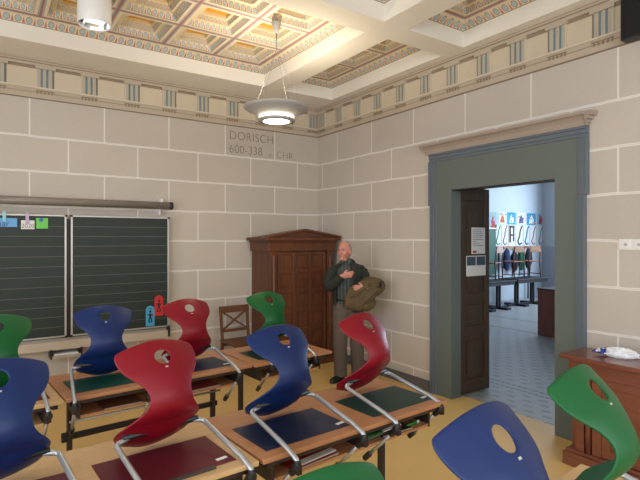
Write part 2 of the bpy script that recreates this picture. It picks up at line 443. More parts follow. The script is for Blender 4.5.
# papers taped to the leaf
pa = MB(); pa.box(.20, .47, -.004, 0, 0, .30).build
ob = MB().box(0, .24, -.003, 0, 0, .30).build('notice_sheet', M_paper)
ob.location = (.34, D1_+.015, 1.575); tag(ob, 'upper white notice sheet with red mark taped to the dark open door', 'notice')
t = MB()
for i in range(9): t.box(.02, .02+.06+random.random()*.13, -.0045, -.003, .27-i*.022, .276-i*.022)
t.build('printed_lines', pmat('print_grey', (120,124,130), .8), ob)
MB().box(.02, .085, -.0045, -.003, .012, .035).build('red_mark', pmat('notice_red', (190,40,36), .7), ob)
ob = MB().box(0, .34, -.003, 0, 0, .23).build('notice_sheet', M_paper)
ob.location = (.25, D1_+.015, 1.325); tag(ob, 'lower notice with dark photograph strip taped to the dark open door', 'notice')
t = MB(); t.box(.01, .16, -.0045, -.003, .12, .22); t.box(.175, .33, -.0045, -.003, .12, .22)
t.build('photo_strip', pmat('photo_dark', (70,82,96), .5, noise=.6, nscale=60), ob)

# ------------------------------------------------------------------ room beyond the doorway
def tile_mat():
    m = bpy.data.materials.new('cement_tile_floor'); m.use_nodes = True
    nt = m.node_tree; bs = nt.nodes['Principled BSDF']; e = N(nt)
    tc = nt.nodes.new('ShaderNodeTexCoord'); sp = nt.nodes.new('ShaderNodeSeparateXYZ'); nt.links.new(tc.outputs['Object'], sp.inputs[0])
    x, y = sp.outputs[0], sp.outputs[1]
    P_ = .20
    row = e.m('FLOOR', e.m('DIVIDE', x, .14))
    fy = e.m('FRACT', e.m('ADD', e.m('DIVIDE', y, P_), e.m('MULTIPLY', e.m('ABSOLUTE', e.m('MODULO', row, 2)), .5)))
    fx = e.m('FRACT', e.m('DIVIDE', x, .14))
    mark = e.m('MULTIPLY', e.m('LESS_THAN', e.m('ABSOLUTE', e.m('SUBTRACT', fx, .5)), .17), e.m('LESS_THAN', e.m('ABSOLUTE', e.m('SUBTRACT', fy, .5)), .24))
    dots = e.m('GREATER_THAN', e.m('FRACT', e.m('MULTIPLY', e.m('ADD', fy, e.m('MULTIPLY', fx, .12)), 9)), .42)
    mark = e.m('MULTIPLY', mark, dots)
    band = e.m('MAXIMUM', e.m('LESS_THAN', e.m('ABSOLUTE', e.m('SUBTRACT', x, .90)), .022), e.m('LESS_THAN', e.m('ABSOLUTE', e.m('SUBTRACT', x, 1.02)), .022))
    band = e.m('MAXIMUM', band, e.m('LESS_THAN', e.m('ABSOLUTE', e.m('SUBTRACT', x, 4.2)), .05))
    band = e.m('MAXIMUM', band, e.m('LESS_THAN', e.m('ABSOLUTE', e.m('SUBTRACT', x, 5.3)), .05))
    band = e.m('MULTIPLY', band, e.m('GREATER_THAN', e.m('FRACT', e.m('MULTIPLY', y, 14)), .22))
    plain = e.m('MULTIPLY', e.m('GREATER_THAN', x, .84), e.m('LESS_THAN', x, 1.08))
    plain = e.m('MAXIMUM', plain, e.m('GREATER_THAN', x, 4.1))
    mark = e.m('MULTIPLY', mark, e.m('SUBTRACT', 1.0, plain))
    body = e.mix(e.noise(tc.outputs['Object'], 7, 4), lin((150,152,156)), lin((172,174,176)))
    c = e.mix(e.m('MULTIPLY', mark, .8), body, lin((52,56,66)))
    c = e.mix(e.m('MULTIPLY', band, .75), c, lin((78,82,86)))
    nt.links.new(c, bs.inputs['Base Color']); bs.inputs['Roughness'].default_value = .35
    return m
struct('floor_beyond', MB().box(.2, 9.9, -6.5, 2.45, -.1, -.001), tile_mat())
M_far = pmat('pale_blue_wall', (196,206,216), .8)
M_fargrey = pmat('grey_oil_paint', (168,172,180), .6)
M_farlow = pmat('grey_oil_paint_low', (150,152,164), .6)
struct('wall_beyond_back', MB().box(.6, 9.9, 2.4, 2.6, -.1, 3.9), M_far)
w = MB(); w.k = 0; w.box(9.85, 10.1, -6.5, 2.4, 1.5, 3.9); w.k = 1; w.box(9.84, 10.1, -6.5, 2.4, -.1, 1.5)
struct('wall_beyond_side', w, [M_fargrey, M_farlow])
struct('wall_beyond_front', MB().box(.6, 10.1, -6.7, -6.5, -.1, 3.9), M_far)
struct('ceiling_beyond', MB().box(.6, 10.1, -6.7, 2.6, 3.9, 4.05), M_plaster)

# ------------------------------------------------------------------ wardrobe in the corner
wx0, wx1, wy = -1.13, -.12, -.53
g = empty('wardrobe', (-.62, -.27, 0), 0, 'tall dark oak wardrobe with pediment and small square door panels in the corner', 'wardrobe')
def wp(name, mb, parent=g, bevel=.004, mat=M_ward):
    return mb.build(name, mat, parent, bevel=bevel, M=Matrix.Translation((.62, .27, 0)) if parent == g else Matrix.Translation((.62, .27, 0)))
m = MB(); m.box(wx0, wx1, wy, -.03, .10, 1.60)
wp('body', m)
m = MB(); m.box(wx0-.03, wx1+.03, wy-.03, -.03, 0, .10); m.box(wx0-.015, wx1+.015, wy-.015, -.03, .10, .13)
wp('plinth', m)
for x in (wx0+.055, wx1-.055):
    m = MB(); m.box(x-.05, x+.05, wy-.035, wy, .13, 1.60); m.tube([(x, wy-.034, .2), (x, wy-.034, 1.52)], .022, 12)
    m.box(x-.055, x+.055, wy-.045, wy, .13, .20); m.box(x-.055, x+.055, wy-.045, wy, 1.52, 1.60)
    wp('pilaster', m)
m = MB(); m.box(wx0-.03, wx1+.03, wy-.055, -.03, 1.58, 1.70)
m.box(wx0-.05, wx1+.05, wy-.075, -.03, 1.70, 1.722); m.box(wx0-.085, wx1+.085, wy-.11, -.03, 1.722, 1.765)
wp('cornice', m, bevel=.006)
m = MB(); xm = (wx0+wx1)/2
tri = [(wx0-.085, 1.765), (wx1+.085, 1.765), (xm, 1.862)]
m.prism(tri, (0, wy-.06, 0), (1,0,0), (0,0,1), (0,1,0), .40)
for (a, b_) in ((tri[0], tri[2]), (tri[2], tri[1])):
    m.bar((a[0], wy-.085, a[1]+.006), (b_[0], wy-.085, b_[1]+.006), .06, .028, up=(0,0,1))
wp('pediment', m)
dx0, dx1 = wx0+.12, wx1-.12
m = MB(); m.box(dx0, dx1, wy-.010, wy, .15, 1.57)
nc, nr, z1_, rh = 3, 5, 1.57, .262; cw = (dx1-dx0)/nc; zb = z1_-nr*rh
for i in range(nc+1):
    c_ = min(max(dx0+i*cw, dx0+.022), dx1-.022); m.box(c_-.022, c_+.022, wy-.026, wy-.010, .15, z1_)
for j in range(nr+1):
    c_ = min(z1_-.022, zb+j*rh)
    for i in range(nc): m.box(max(dx0+i*cw, dx0+.022)+(.022), min(dx0+(i+1)*cw, dx1-.022)-.022, wy-.025, wy-.010, c_-.022, c_+.022)
for i in range(nc):
    for j in range(nr): m.box(dx0+i*cw+.060, dx0+(i+1)*cw-.060, wy-.020, wy-.010, zb+j*rh+.055, zb+(j+1)*rh-.055)
dd = wp('door', m, bevel=.004)
kk = MB(); kk.tube([(dx0+.03, wy-.026, .90), (dx0+.03, wy-.05, .90)], [.008, .014], 12)
wp('knob', kk, dd, 0, pmat('old_brass', (120,96,52), .4, metal=.8))

# ------------------------------------------------------------------ old cross-back chair beside the wardrobe
g = empty('wooden_chair', (-1.455, -.36, 0), 3, 'old brown wooden chair with X-shaped backrest against the stone wall', 'chair')
def cp(name, mb, bevel=.003): return mb.build(name, M_chairw, g, bevel=bevel)
for s in (-1, 1):
    cp('rear_leg', MB().bar((s*.19, .17, 0), (s*.19, .14, .44), .034, .034, (0,1,0)).bar((s*.19, .14, .44), (s*.195, .19, .86), .034, .03, (0,1,0)))
    cp('front_leg', MB().bar((s*.19, -.21, 0), (s*.18, -.21, .405), .036, .036, (0,1,0)))
m = MB(); m.box(-.215, .215, -.24, .17, .405, .435); m.box(-.19, .19, -.215, -.195, .345, .405); m.box(-.19, .19, .135, .155, .345, .405); cp('seat', m, .008)
m = MB(); m.box(-.215, .215, .165, .20, .775, .86); cp('top_rail', m, .008)
m = MB(); m.box(-.18, .18, .150, .172, .525, .56)
m.bar((-.17, .162, .56), (.17, .180, .785), .022, .026, (0,1,0)); m.bar((.17, .164, .56), (-.17, .182, .785), .022, .026, (0,1,0)); cp('cross_back', m)
for s in (-1, 1): cp('stretcher', MB().box(s*.19-.012, s*.19+.012, -.21, .15, .20, .225))

# ------------------------------------------------------------------ blackboard
def board_mat():
    m = bpy.data.materials.new('ruled_green_board'); m.use_nodes = True
    nt = m.node_tree; bs = nt.nodes['Principled BSDF']; e = N(nt)
    tc = nt.nodes.new('ShaderNodeTexCoord'); sp = nt.nodes.new('ShaderNodeSeparateXYZ'); nt.links.new(tc.outputs['Object'], sp.inputs[0])
    fz = e.m('ABSOLUTE', e.m('SUBTRACT', e.m('FRACT', e.m('DIVIDE', e.m('ADD', sp.outputs[2], -.049), .1115)), .5))
    ln = e.m('MULTIPLY', e.m('LESS_THAN', fz, .022), .75)
    body = e.mix(e.noise(tc.outputs['Object'], 2.5, 5, .6), lin((22,34,29)), lin((32,46,40)))
    nt.links.new(e.mix(ln, body, lin((112,108,94))), bs.inputs['Base Color']); bs.inputs['Roughness'].default_value = .55
    return m
M_board = board_mat()
BZ0, BZ1 = .665, 2.0
g = empty('blackboard', (-3.6, 0, BZ0), 0, 'dark green ruled classroom blackboard with aluminium frame on the stone wall', 'blackboard')
T = Matrix.Translation((3.6, 0, -BZ0))
for x0, x1 in ((-3.40, -2.31), (-5.55, -3.455)):
    p = MB().box(x0, x1, -.09, -.065, BZ0, BZ1).build('writing_panel', M_board, g, M=T)
    f = MB()
    f.box(x0-.006, x0+.014, -.10, -.06, BZ0, BZ1); f.box(x1-.014, x1+.006, -.10, -.06, BZ0, BZ1)
    f.box(x0, x1, -.10, -.06, BZ1-.006, BZ1+.01); f.box(x0, x1, -.10, -.06, BZ0-.012, BZ0+.006)
    f.build('panel_frame', M_alu, g, M=T, bevel=.002)
    for xx in (x0, x1):
        for zz in (BZ0-.01, BZ1+.0): MB().box(xx-.012, xx+.012, -.105, -.055, zz-.008, zz+.014).build('corner_cap', M_black, g, M=T)
m = MB(); m.box(-5.6, -2.33, -.055, -.001, .58, 1.97); m.build('back_frame', M_dark, g, M=T)
M_tray = pmat('tray_beige', (186,172,156), .6)
m = MB(); m.box(-5.6, -2.31, -.17, -.001, .53, .545); m.box(-5.6, -2.31, -.175, -.165, .53, .625); m.box(-5.6, -2.31, -.06, -.001, .545, .64)
m.build('chalk_tray', M_tray, g, M=T, bevel=.003)
m = MB(); m.box(-2.345, -2.315, -.178, -.12, .545, .66); m.build('tray_end_cap', M_black, g, M=T)
# chalks in the tray
for i, (x, c, n) in enumerate(((-2.66, (226,222,214), 'white'), (-2.59, (214,120,140), 'pink'), (-2.53, (206,90,110), 'red'), (-2.47, (224,196,120), 'yellow'), (-2.41, (150,170,210), 'blue'))):
    o = MB().tube([(-.04, 0, 0), (.04, .004, 0)], .008, 8).build('chalk_stick', pmat('chalk_'+n, c, .9))
    o.location = (x, -.10-.008*(i % 2), .5535); tag(o, '%s chalk stick lying in the tray below the board' % n, 'chalk', 'chalk sticks in the tray')
    o.rotation_euler.z = R(random.uniform(-14, 14))
# bracket shelf with papers below the tray
g = empty('paper_rack', (-3.47, 0, .44), 0, 'small dark wall rack holding papers under the chalk tray', 'rack')
T2 = Matrix.Translation((3.47, 0, -.44))
for x in (-3.62, -3.32): MB().box(x, x+.02, -.20, -.001, .44, .54).build('bracket', M_black, g, M=T2)
m = MB(); m.box(-3.60, -3.32, -.19, -.01, .44, .447); m.box(-3.60, -3.32, -.195, -.188, .44, .475); m.build('shelf', M_alu, g, M=T2)
for i, c in enumerate(((232,232,236), (206,190,160), (226,226,230))):
    o = MB().box(-.12, .12, -.085, .085, 0, .012).build('paper_stack', pmat('stack%d' % i, c, .8)); o.location = (-3.46, -.10, .4485+i*.0135); o.rotation_euler.z = R((-3, 4, -2)[i])
    tag(o, ('white bottom sheaf of papers in the rack under the board', 'tan middle sheaf of papers in the rack under the board', 'white top sheaf of papers in the rack under the board')[i], 'paper', 'sheaves in the paper rack')
# tags hanging on the board
def tag_shape(col, x, z, hgt, wid, name, lab):
    g = empty(name, (x, -.092, z), 0, lab, 'tag')
    pl = [(-wid/2, 0), (wid/2, 0)] + [(wid/2*math.cos(a), hgt-wid/2+wid/2*math.sin(a)) for a in [math.pi*k/10 for k in range(11)]]
    MB().prism(pl, (0, -.008, 0), (1,0,0), (0,0,1), (0,1,0), .006).build('tag_plate', col, g, bevel=.002)
    f = MB(); q = hgt*.5
    f.tube([(0, -.0095, q+.03), (0, -.0095, q-.015)], .012, 8)
    f.lathe([(0, -.014), (.012, -.008), (.014, 0), (.012, .008), (0, .014)], 10, (0, -.012, q+.055))
    for s in (-1, 1):
        f.tube([(0, -.0095, q+.025), (s*.024, -.0095, q+.005), (s*.026, -.0095, q+.028)], .005, 6)
        f.tube([(0, -.0095, q-.015), (s*.016, -.0095, q-.045), (s*.012, -.0095, q-.08)], .007, 6)
    f.build('figure_symbol', M_ink, g)
    MB().lathe([(0, -.004), (.016, -.002), (.016, .002), (0, .004)], 14, (0, -.010, hgt-.035)).build('magnet', M_black, g)
tag_shape(pmat('tag_red', (206,44,44), .45), -2.43, .80, .25, .105, 'board_tag', 'red rounded tag with black figure on the blackboard')
tag_shape(pmat('tag_blue', (72,164,206), .45), -2.535, .68, .25, .105, 'board_tag', 'light blue rounded tag with black figure on the blackboard')
# cards along the top edge
def card(x0, x1, z0, z1, col, txt, lab, name, clip=None, magnet=None):
    cx = (x0+x1)/2
    g = empty(name, (cx, -.101, z0), 0, lab, 'card')
    MB().box(x0-cx, x1-cx, -.003, 0, 0, z1-z0).build('card_sheet', col, g)
    if txt: text_mesh(txt, .062 if txt == '2020' else .085, Matrix.Translation((0, -.004, (z1-z0)*.36)) @ MX, M_ink, 'lettering', g, thin=-.001)
    if clip:
        for cx_, cc in clip: MB().box(cx_-.016, cx_+.016, -.016, .012, (z1-z0)*.62, 2.035-z0).build('clip', cc, g, bevel=.003)
    if magnet: MB().tube([(-.01, -.002, z1-z0-.02), (-.01, -.014, z1-z0-.02)], .02, 14).build('magnet', magnet, g)
card(-4.27, -3.92, 1.872, 1.965, pmat('card_blue', (110,170,226), .7), 'Januar', 'light blue card with month lettering clipped to the top left of the blackboard', 'board_card',
     clip=[(-.02, pmat('clip_mint', (150,214,206), .5)), (.06, pmat('clip_aqua', (146,206,220), .5)), (-.10, pmat('clip_green', (120,190,150), .5))])
card(-3.885, -3.76, 1.850, 1.945, M_paper, '2020', 'white card reading 2020 clipped to the blackboard', 'board_card', clip=[(-.005, pmat('clip_lilac', (196,170,200), .5))])
card(-3.745, -3.632, 1.858, 1.972, pmat('card_green', (116,206,96), .7), None, 'bright green square note under a blue magnet on the blackboard', 'board_note', magnet=pmat('magnet_blue', (40,90,190), .4))
# projection screen case
g = empty('screen_case', (-4.4, -.12, 2.155), 0, 'long grey-brown projection screen tube mounted above the blackboard', 'projection screen')
m = MB(); m.tube([(-1.3, 0, 0), (2.13, 0, 0)], .045, 20); m.build('tube', pmat('screen_tube', (138,130,122), .35, metal=.2), g)
m = MB(); m.tube([(2.09, 0, 0), (2.13, 0, 0)], .048, 20); m.build('end_cap', M_dark, g)
for x in (2.0, -1.1):
    m = MB(); m.box(x-.02, x+.0, -.02, .118, .03, .085); m.box(x-.02, x+.045, .105, .118, .03, .09); m.box(x-.02, x, .05, .118, -.11, .03)
    m.build('bracket', M_white, g)
m = MB(); m.tube(fillet([(.30, 0, -.04), (.27, 0, -.062), (.31, 0, -.075), (.34, 0, -.06)], .02), .004, 6); m.build('pull_hook', M_alu, g)

# ------------------------------------------------------------------ ceiling lamps
LX, LY = -1.80, -1.93
g = empty('pendant_lamp', (LX, LY, ZT), 0, 'grey dished pendant lamp glowing warm white, hung on wires from the coffered ceiling', 'lamp')
M_lampg = pmat('lamp_grey', (168,166,164), .45)
zr = 3.055-ZT
prof = [(.17, -.088), (.19, -.076), (.24, -.054), (.30, -.028), (.325, -.012), (.327, .0), (.318, .004), (.29, -.016), (.22, -.042), (.16, -.066), (.15, -.08)]
m = MB(); m.lathe([(r, z+zr) for r, z in prof], 56); m.build('reflector_dish', M_lampg, g)
m = MB(); m.lathe([(.134, -.134+zr), (.134, -.142+zr), (.184, -.140+zr), (.188, -.120+zr), (.165, -.112+zr)], 48)
m.build('lower_ring', M_lampg, g)
M_glow = pmat('lamp_glass', (255,240,214), .4, emit=(255,236,204), estr=7.0)
m = MB(); m.lathe([(0, -.139+zr), (.135, -.138+zr)], 48); m.build('diffuser', M_glow, g)
m = MB(); m.lathe([(.150, -.112+zr), (.176, -.108+zr), (.170, -.086+zr), (.150, -.082+zr)], 48); m.build('glass_collar', M_glow, g)
m = MB(); m.lathe([(0, -.075), (.022, -.075), (.030, -.035), (.050, .02), (.050, .035), (.012, .04), (.012, .20), (0, .20)], 20); m.build('canopy', M_lampg, g)
m = MB(); m.tube([(0, 0, -.05), (0, 0, -.24)], .006, 8)
for a in (30, 120, 210, 300): m.tube([(0, 0, -.23), (.27*math.cos(R(a)), .27*math.sin(R(a)), zr-.005)], .0013, 6)
m.build('suspension_wire', pmat('wire_grey', (120,116,108), .6), g)
def light(kind, name, loc, energy, col, **k):
    l = bpy.data.lights.new(name, kind); l.energy = energy; l.color = col
    for a, v in k.items():
        if a != 'rot': setattr(l, a, v)
    o = bpy.data.objects.new(name, l); COL.objects.link(o); o.location = loc
    if 'rot' in k: o.rotation_euler = k['rot']
    return o
WARM = (1.0, .86, .64)
light('AREA', 'pendant_uplight', (LX, LY, 3.06), 14, WARM, shape='DISK', size=.26, rot=(R(180), 0, 0))
light('AREA', 'pendant_downlight', (LX, LY, 2.91), 5, WARM, shape='DISK', size=.28)

g = empty('ceiling_spotlight', (-3.42, -1.62, ZT), 0, 'white cylindrical downlight with bright mirrored reflector fixed under the coffered ceiling', 'lamp')
m = MB(); m.lathe([(.0, .15), (.136, .15), (.136, -.275), (.132, -.28), (.126, -.275), (.126, -.24)], 44); m.build('housing', M_white, g)
m = MB(); m.lathe([(.126, -.265), (.115, -.22), (.085, -.19), (0, -.185)], 36); m.build('reflector', pmat('mirror_reflector', (214,220,226), .15, metal=1.0), g)
M_cool = pmat('tube_glow', (236,242,255), .4, emit=(226,236,255), estr=1.3)
for s in (-1, 1):
    m = MB(); m.tube([(-.08, s*.030, -.235), (.08, s*.030, -.235)], .018, 10); m.build('lamp_tube', M_cool, g)
m = MB(); m.box(-.10, -.085, -.06, .06, -.25, -.20); m.build('lamp_holder', M_dark, g)
light('AREA', 'spot_downlight', (-3.42, -1.62, 3.58), 6, (1,.95,.88), shape='DISK', size=.2)

# ------------------------------------------------------------------ black box high on the right wall, switch, small hook
g = empty('wall_loudspeaker', (0, -4.56, 3.28), 0, 'black box loudspeaker high on the right wall beside the painted frieze', 'loudspeaker')
MB().box(-.13, -.03, -.17, .175, 0, .32).build('housing', M_black, g, bevel=.006)
MB().box(-.136, -.13, -.15, .155, .02, .30).build('grille', pmat('grille_black', (14,14,15), .8), g)
MB().box(-.03, 0, -.05, .05, .1, .2).build('wall_bracket', M_dark, g)
g = empty('light_switch', (0, -4.42, 1.66), 0, 'white double switch plate on the stone wall right of the doorway', 'switch')
MB().box(-.01, 0, -.10, .10, 0, .085).build('plate', M_white, g, bevel=.003)
for s in (-.048, .048):
    MB().box(-.015, -.01, s-.033, s+.033, .01, .075).build('rocker', M_white, g, bevel=.002)
    MB().tube([(-.015, s, .042), (-.0165, s, .042)], .013, 14).build('indicator', pmat('switch_grey', (176,176,172), .5), g)

# ------------------------------------------------------------------ desks
TOP = .74
M_pad = {'blue': pmat('pad_blue', (24,34,66), .5, noise=.05), 'green': pmat('pad_green', (24,60,52), .5, noise=.05), 'maroon': pmat('pad_maroon', (92,22,34), .5, noise=.05),
         'teal': pmat('pad_teal', (18,70,62), .5)}
def desk(loc, yaw, W, mat, label, beam=True, TOP=.74, D=.65, group='pupils desks in rows'):
    """origin = floor under the left end of the pupil's edge; x right, y toward the blackboard"""
    g = empty('school_desk', (loc[0], loc[1], 0), yaw, label, 'desk', group)
    m = MB(); m.box(0, W, 0, D, TOP-.025, TOP); m.build('desk_top', mat, g, bevel=.006)
    m = MB(); m.box(.03, W-.03, .02, .035, TOP-.05, TOP-.025); m.box(.03, W-.03, D-.05, D-.02, TOP-.06, TOP-.025)
    m.box(.03, .06, .02, D-.02, TOP-.055, TOP-.025); m.box(W-.06, W-.03, .02, D-.02, TOP-.055, TOP-.025); m.build('under_frame', M_dark, g)
    m = MB(); m.box(.10, W-.10, .065, .38, TOP-.155, TOP-.14); m.box(.10, W-.10, .365, .38, TOP-.14, TOP-.055)
    m.build('book_shelf', mat, g, bevel=.002)
    for x in (.085, W-.10): MB().box(x, x+.015, .065, .38, TOP-.16, TOP-.025).build('shelf_side', M_dark, g)
    MB().box(W/2-.008, W/2+.008, .07, .365, TOP-.14, TOP-.025).build('shelf_divider', M_dark, g)
    for x in (.12, W-.12):
        m = MB(); m.box(x-.016, x+.016, .43, .475, .03, TOP-.05); m.build('leg', M_dark, g, bevel=.003)
        m = MB(); m.box(x-.03, x+.03, .10, D-.03, 0, .035); m.build('foot', M_dark, g, bevel=.006)
    if beam:
        m = MB(); m.box(.12, W-.08, .445, .47, .315, .355); m.box(.07, .12, .44, .475, .305, .365); m.build('crossbeam', M_black, g)
        m = MB(); m.tube([(.10, .36, .47), (W-.10, .36, .47)], .009, 8)
        for x in (.14, W-.14): m.tube([(x, .36, .47), (x, .36, TOP-.15)], .007, 8)
        m.build('bag_rail', M_chrome, g)
    return g
YAW1, YAW2, YAW0 = 4.0, 5.0, 5.0
d1 = desk((-3.155, -4.235), YAW1, 1.335, M_deskA, 'warm beech double desk with blue and dark green pads, in the middle row', beam=False)
d2 = desk((-4.50, -4.305), YAW1*.8, 1.33, M_deskB, 'pale maple double desk with maroon pads, left of the beech one in the middle row', beam=False)
d3 = desk((-3.785, -2.785), YAW2, 1.36, M_deskA, 'double desk with teal and navy pads in the row by the blackboard')
d4 = desk((-2.418, -2.69), YAW2-1, .80, M_deskA, 'short single desk at the right end of the row by the blackboard', beam=False)
d5 = desk((-5.090, -2.905), YAW2, 1.30, M_deskB, 'desk at the left end of the row by the blackboard, half out of view')
d0 = desk((-3.336, -5.792), YAW0, 1.315, M_deskB, 'pale desk in the nearest row, under the blue and green chairs', beam=False, TOP=.78, D=.57)
d6 = desk((-4.668, -5.912), YAW0, 1.33, M_deskB, 'pale desk in the nearest row below the left green chair', beam=False, TOP=.78, D=.57)

def place(o, dsk_loc, yaw, x, y, z=TOP):
    a = R(yaw); o.location = (dsk_loc[0]+x*math.cos(a)-y*math.sin(a), dsk_loc[1]+x*math.sin(a)+y*math.cos(a), z); o.rotation_euler.z = a
def pad(dk, x, y, w_, h_, col, label, rot=0):
    o = MB().box(-w_/2, w_/2, -h_/2, h_/2, 0, .003).build('desk_pad', M_pad[col], None, bevel=.001)
    place(o, dk.location, math.degrees(dk.rotation_euler.z), x, y, TOP+.0005); o.rotation_euler.z += R(rot)
    return tag(o, label, 'desk pad', 'desk pads')
pad(d1, .325, .24, .53, .34, 'blue', 'dark blue desk pad below the middle blue chair')
pad(d1, 1.035, .245, .53, .34, 'green', 'dark green desk pad below the red chair nearest the man')
pad(d2, .98, .24, .54, .34, 'maroon', 'maroon desk pad below the large red chair')
pad(d2, .36, .24, .52, .34, 'maroon', 'maroon desk pad below the large blue chair on the left')
pad(d3, .32, .26, .50, .34, 'teal', 'teal green desk pad below the blue chair by the blackboard')
pad(d3, .98, .26, .52, .34, 'blue', 'navy desk pad below the red chair by the blackboard')
pad(d4, .36, .28, .52, .34, 'green', 'dark green desk pad below the green chair by the wardrobe')
pad(d5, .98, .26, .52, .34, 'maroon', 'maroon desk pad on the left desk by the blackboard')

def on_desk(o, dk, x, y, z, rot=0):
    place(o, dk.location, math.degrees(dk.rotation_euler.z), x, y, z); o.rotation_euler.z += R(rot); return o
# name labels on pads
for dk, x, y, lab in ((d1, .56, .12, 'small white name label on the dark blue pad'), (d1, 1.265, .125, 'small white name label on the dark green pad'), (d2, 1.20, .12, 'small white name label on the large maroon pad'), (d3, 1.20, .14, 'small white name label on the navy pad')):
    o = MB().box(-.027, .027, -.010, .010, 0, .0015).build('name_label', M_paper); on_desk(o, dk, x, y, TOP+.004, 8); tag(o, lab, 'label', 'name labels on the pads')
# a grey ruler lying along the maroon pad
o = MB().box(-.16, .16, -.012, .012, 0, .008).build('pencil_rail', pmat('rail_grey', (60,58,58), .4), None, bevel=.002); on_desk(o, d2, .98, .055, TOP+.0005, 1); tag(o, 'dark grey flat rail along the near edge of the pale maple desk', 'rail')
# shelf contents
M_pages = pmat('book_pages', (150,140,124), .9)
SH = TOP-.1395
def book(dk, x, y, w_, h_, t, col, lab, rot=0, z=0, nm='exercise_book', cat='book'):
    g = empty(nm, (0,0,0), 0, lab, cat)
    on_desk(g, dk, x, y, SH+z, rot)
    MB().box(-w_/2, w_/2, -h_/2, h_/2, 0, t).build('cover', col, g, bevel=.001)
    MB().box(-w_/2+.002, w_/2-.003, -h_/2-.0008, h_/2-.003, t*.15, t*.85).build('pages', M_pages, g)
    return g
book(d1, .36, .17, .30, .21, .014, pmat('book_red', (140,40,36), .5), 'red exercise book in the shelf under the beech desk', 4)
o = MB().box(-.13, .13, -.022, .022, 0, .006).build('loose_paper', M_paper); on_desk(o, d1, .38, .10, SH+.0155, 6); tag(o, 'crumpled white paper on the red book in the desk shelf', 'paper')
g = empty('pencil_case', (0,0,0), 0, 'green pencil case in the shelf under the dark green pad', 'pencil case'); on_desk(g, d1, .80, .13, SH, 3)
MB().box(-.09, .09, -.03, .04, 0, .028).build('case_body', pmat('case_green', (24,88,40), .5), g, bevel=.015); MB().box(-.08, .08, -.0315, -.028, .013, .016).build('zip', M_alu, g)
book(d1, .98, .16, .24, .17, .012, pmat('book_dark', (60,36,34), .5), 'dark book under the white strip in the desk shelf', -3)
o = MB().box(-.13, .13, -.012, .012, 0, .006).build('paper_strip', M_paper); on_desk(o, d1, .93, .13, SH+.0135, 5); tag(o, 'white paper strip poking from the shelf by the green pencil case', 'paper')
g = empty('felt_pen', (0,0,0), 0, 'green felt pen lying in the desk shelf next to the white strip', 'pen'); on_desk(g, d1, 1.13, .11, SH+.009, 5)
MB().tube([(-.05,0,0),(.05,0,0)], .009, 8).build('barrel', pmat('pen_green', (40,140,60), .4), g); MB().tube([(.05,0,0),(.075,0,0)], .0095, 8).build('cap', M_white, g)
book(d3, .95, .16, .30, .21, .016, pmat('folder_crimson', (130,40,48), .5), 'crimson folder in the shelf of the desk by the blackboard', 2)
book(d3, .38, .16, .26, .20, .012, pmat('folder_brown', (96,60,44), .5), 'brown book in the left shelf of the desk by the blackboard', -2)

# ------------------------------------------------------------------ stacking chairs hung on the desks (front-down tilt)
TILT = 40.0
ca, sa = math.cos(R(TILT)), math.sin(R(TILT))
OY, OZ = -.062, -.022         # frame vertex relative to desk edge / desk top
def tl(y, z): return (y*ca + z*sa + OY, -y*sa + z*ca + OZ)
ROWS = [ # centre y,z  edge y,z  half width   (upright chair)
 (.368,.350, .318,.364, .128), (.369,.366, .322,.378, .154), (.354,.378, .318,.390, .176), (.322,.383, .300,.397, .190), (.275,.380, .266,.396, .197),
 (.225,.374, .222,.393, .197), (.165,.370, .170,.388, .187), (.110,.370, .122,.388, .166), (.060,.376, .082,.394, .138), (.022,.394, .050,.408, .114),
 (.000,.424, .026,.430, .102), (-.012,.462, .014,.464, .104), (-.018,.508, .014,.508, .126), (-.019,.555, .020,.548, .160), (-.016,.600, .029,.584, .182),
 (-.014,.640, .036,.616, .192), (-.011,.668, .041,.643, .196), (-.008,.690, .043,.665, .196), (-.005,.704, .043,.681, .192), (-.003,.711, .042,.690, .184)]
def catmull(rows, n):
    out = []
    L = len(rows)
    for i in range(n):
        t = i/(n-1)*(L-1); k = min(int(t), L-2); u = t-k
        P = [rows[max(k-1,0)], rows[k], rows[k+1], rows[min(k+2,L-1)]]
        out.append([.5*((2*b)+(c-a)*u+(2*a-5*b+4*c-d)*u*u+(3*b-a-3*c+d)*u**3) for a, b, c, d in zip(*P)])
    # resample evenly along centre arc
    s = [0]
    for p, q in zip(out, out[1:]): s.append(s[-1]+math.hypot(q[0]-p[0], q[1]-p[1]))
    return out, s
dense, arc = catmull(ROWS, 400)
NR, NC = 64, 32
def row_at(a):
    import bisect
    a = min(max(a, 0), arc[-1]-1e-6); k = bisect.bisect_right(arc, a)-1; k = min(k, len(arc)-2); u = (a-arc[k])/(arc[k+1]-arc[k]+1e-12)
    return [p+(q-p)*u for p, q in zip(dense[k], dense[k+1])]
def shell_pt(a, t):
    yc_, zc_, ye, ze, hw = row_at(a)
    w2 = t*t
    return (t*hw, yc_+(ye-yc_)*w2, zc_+(ze-zc_)*w2)
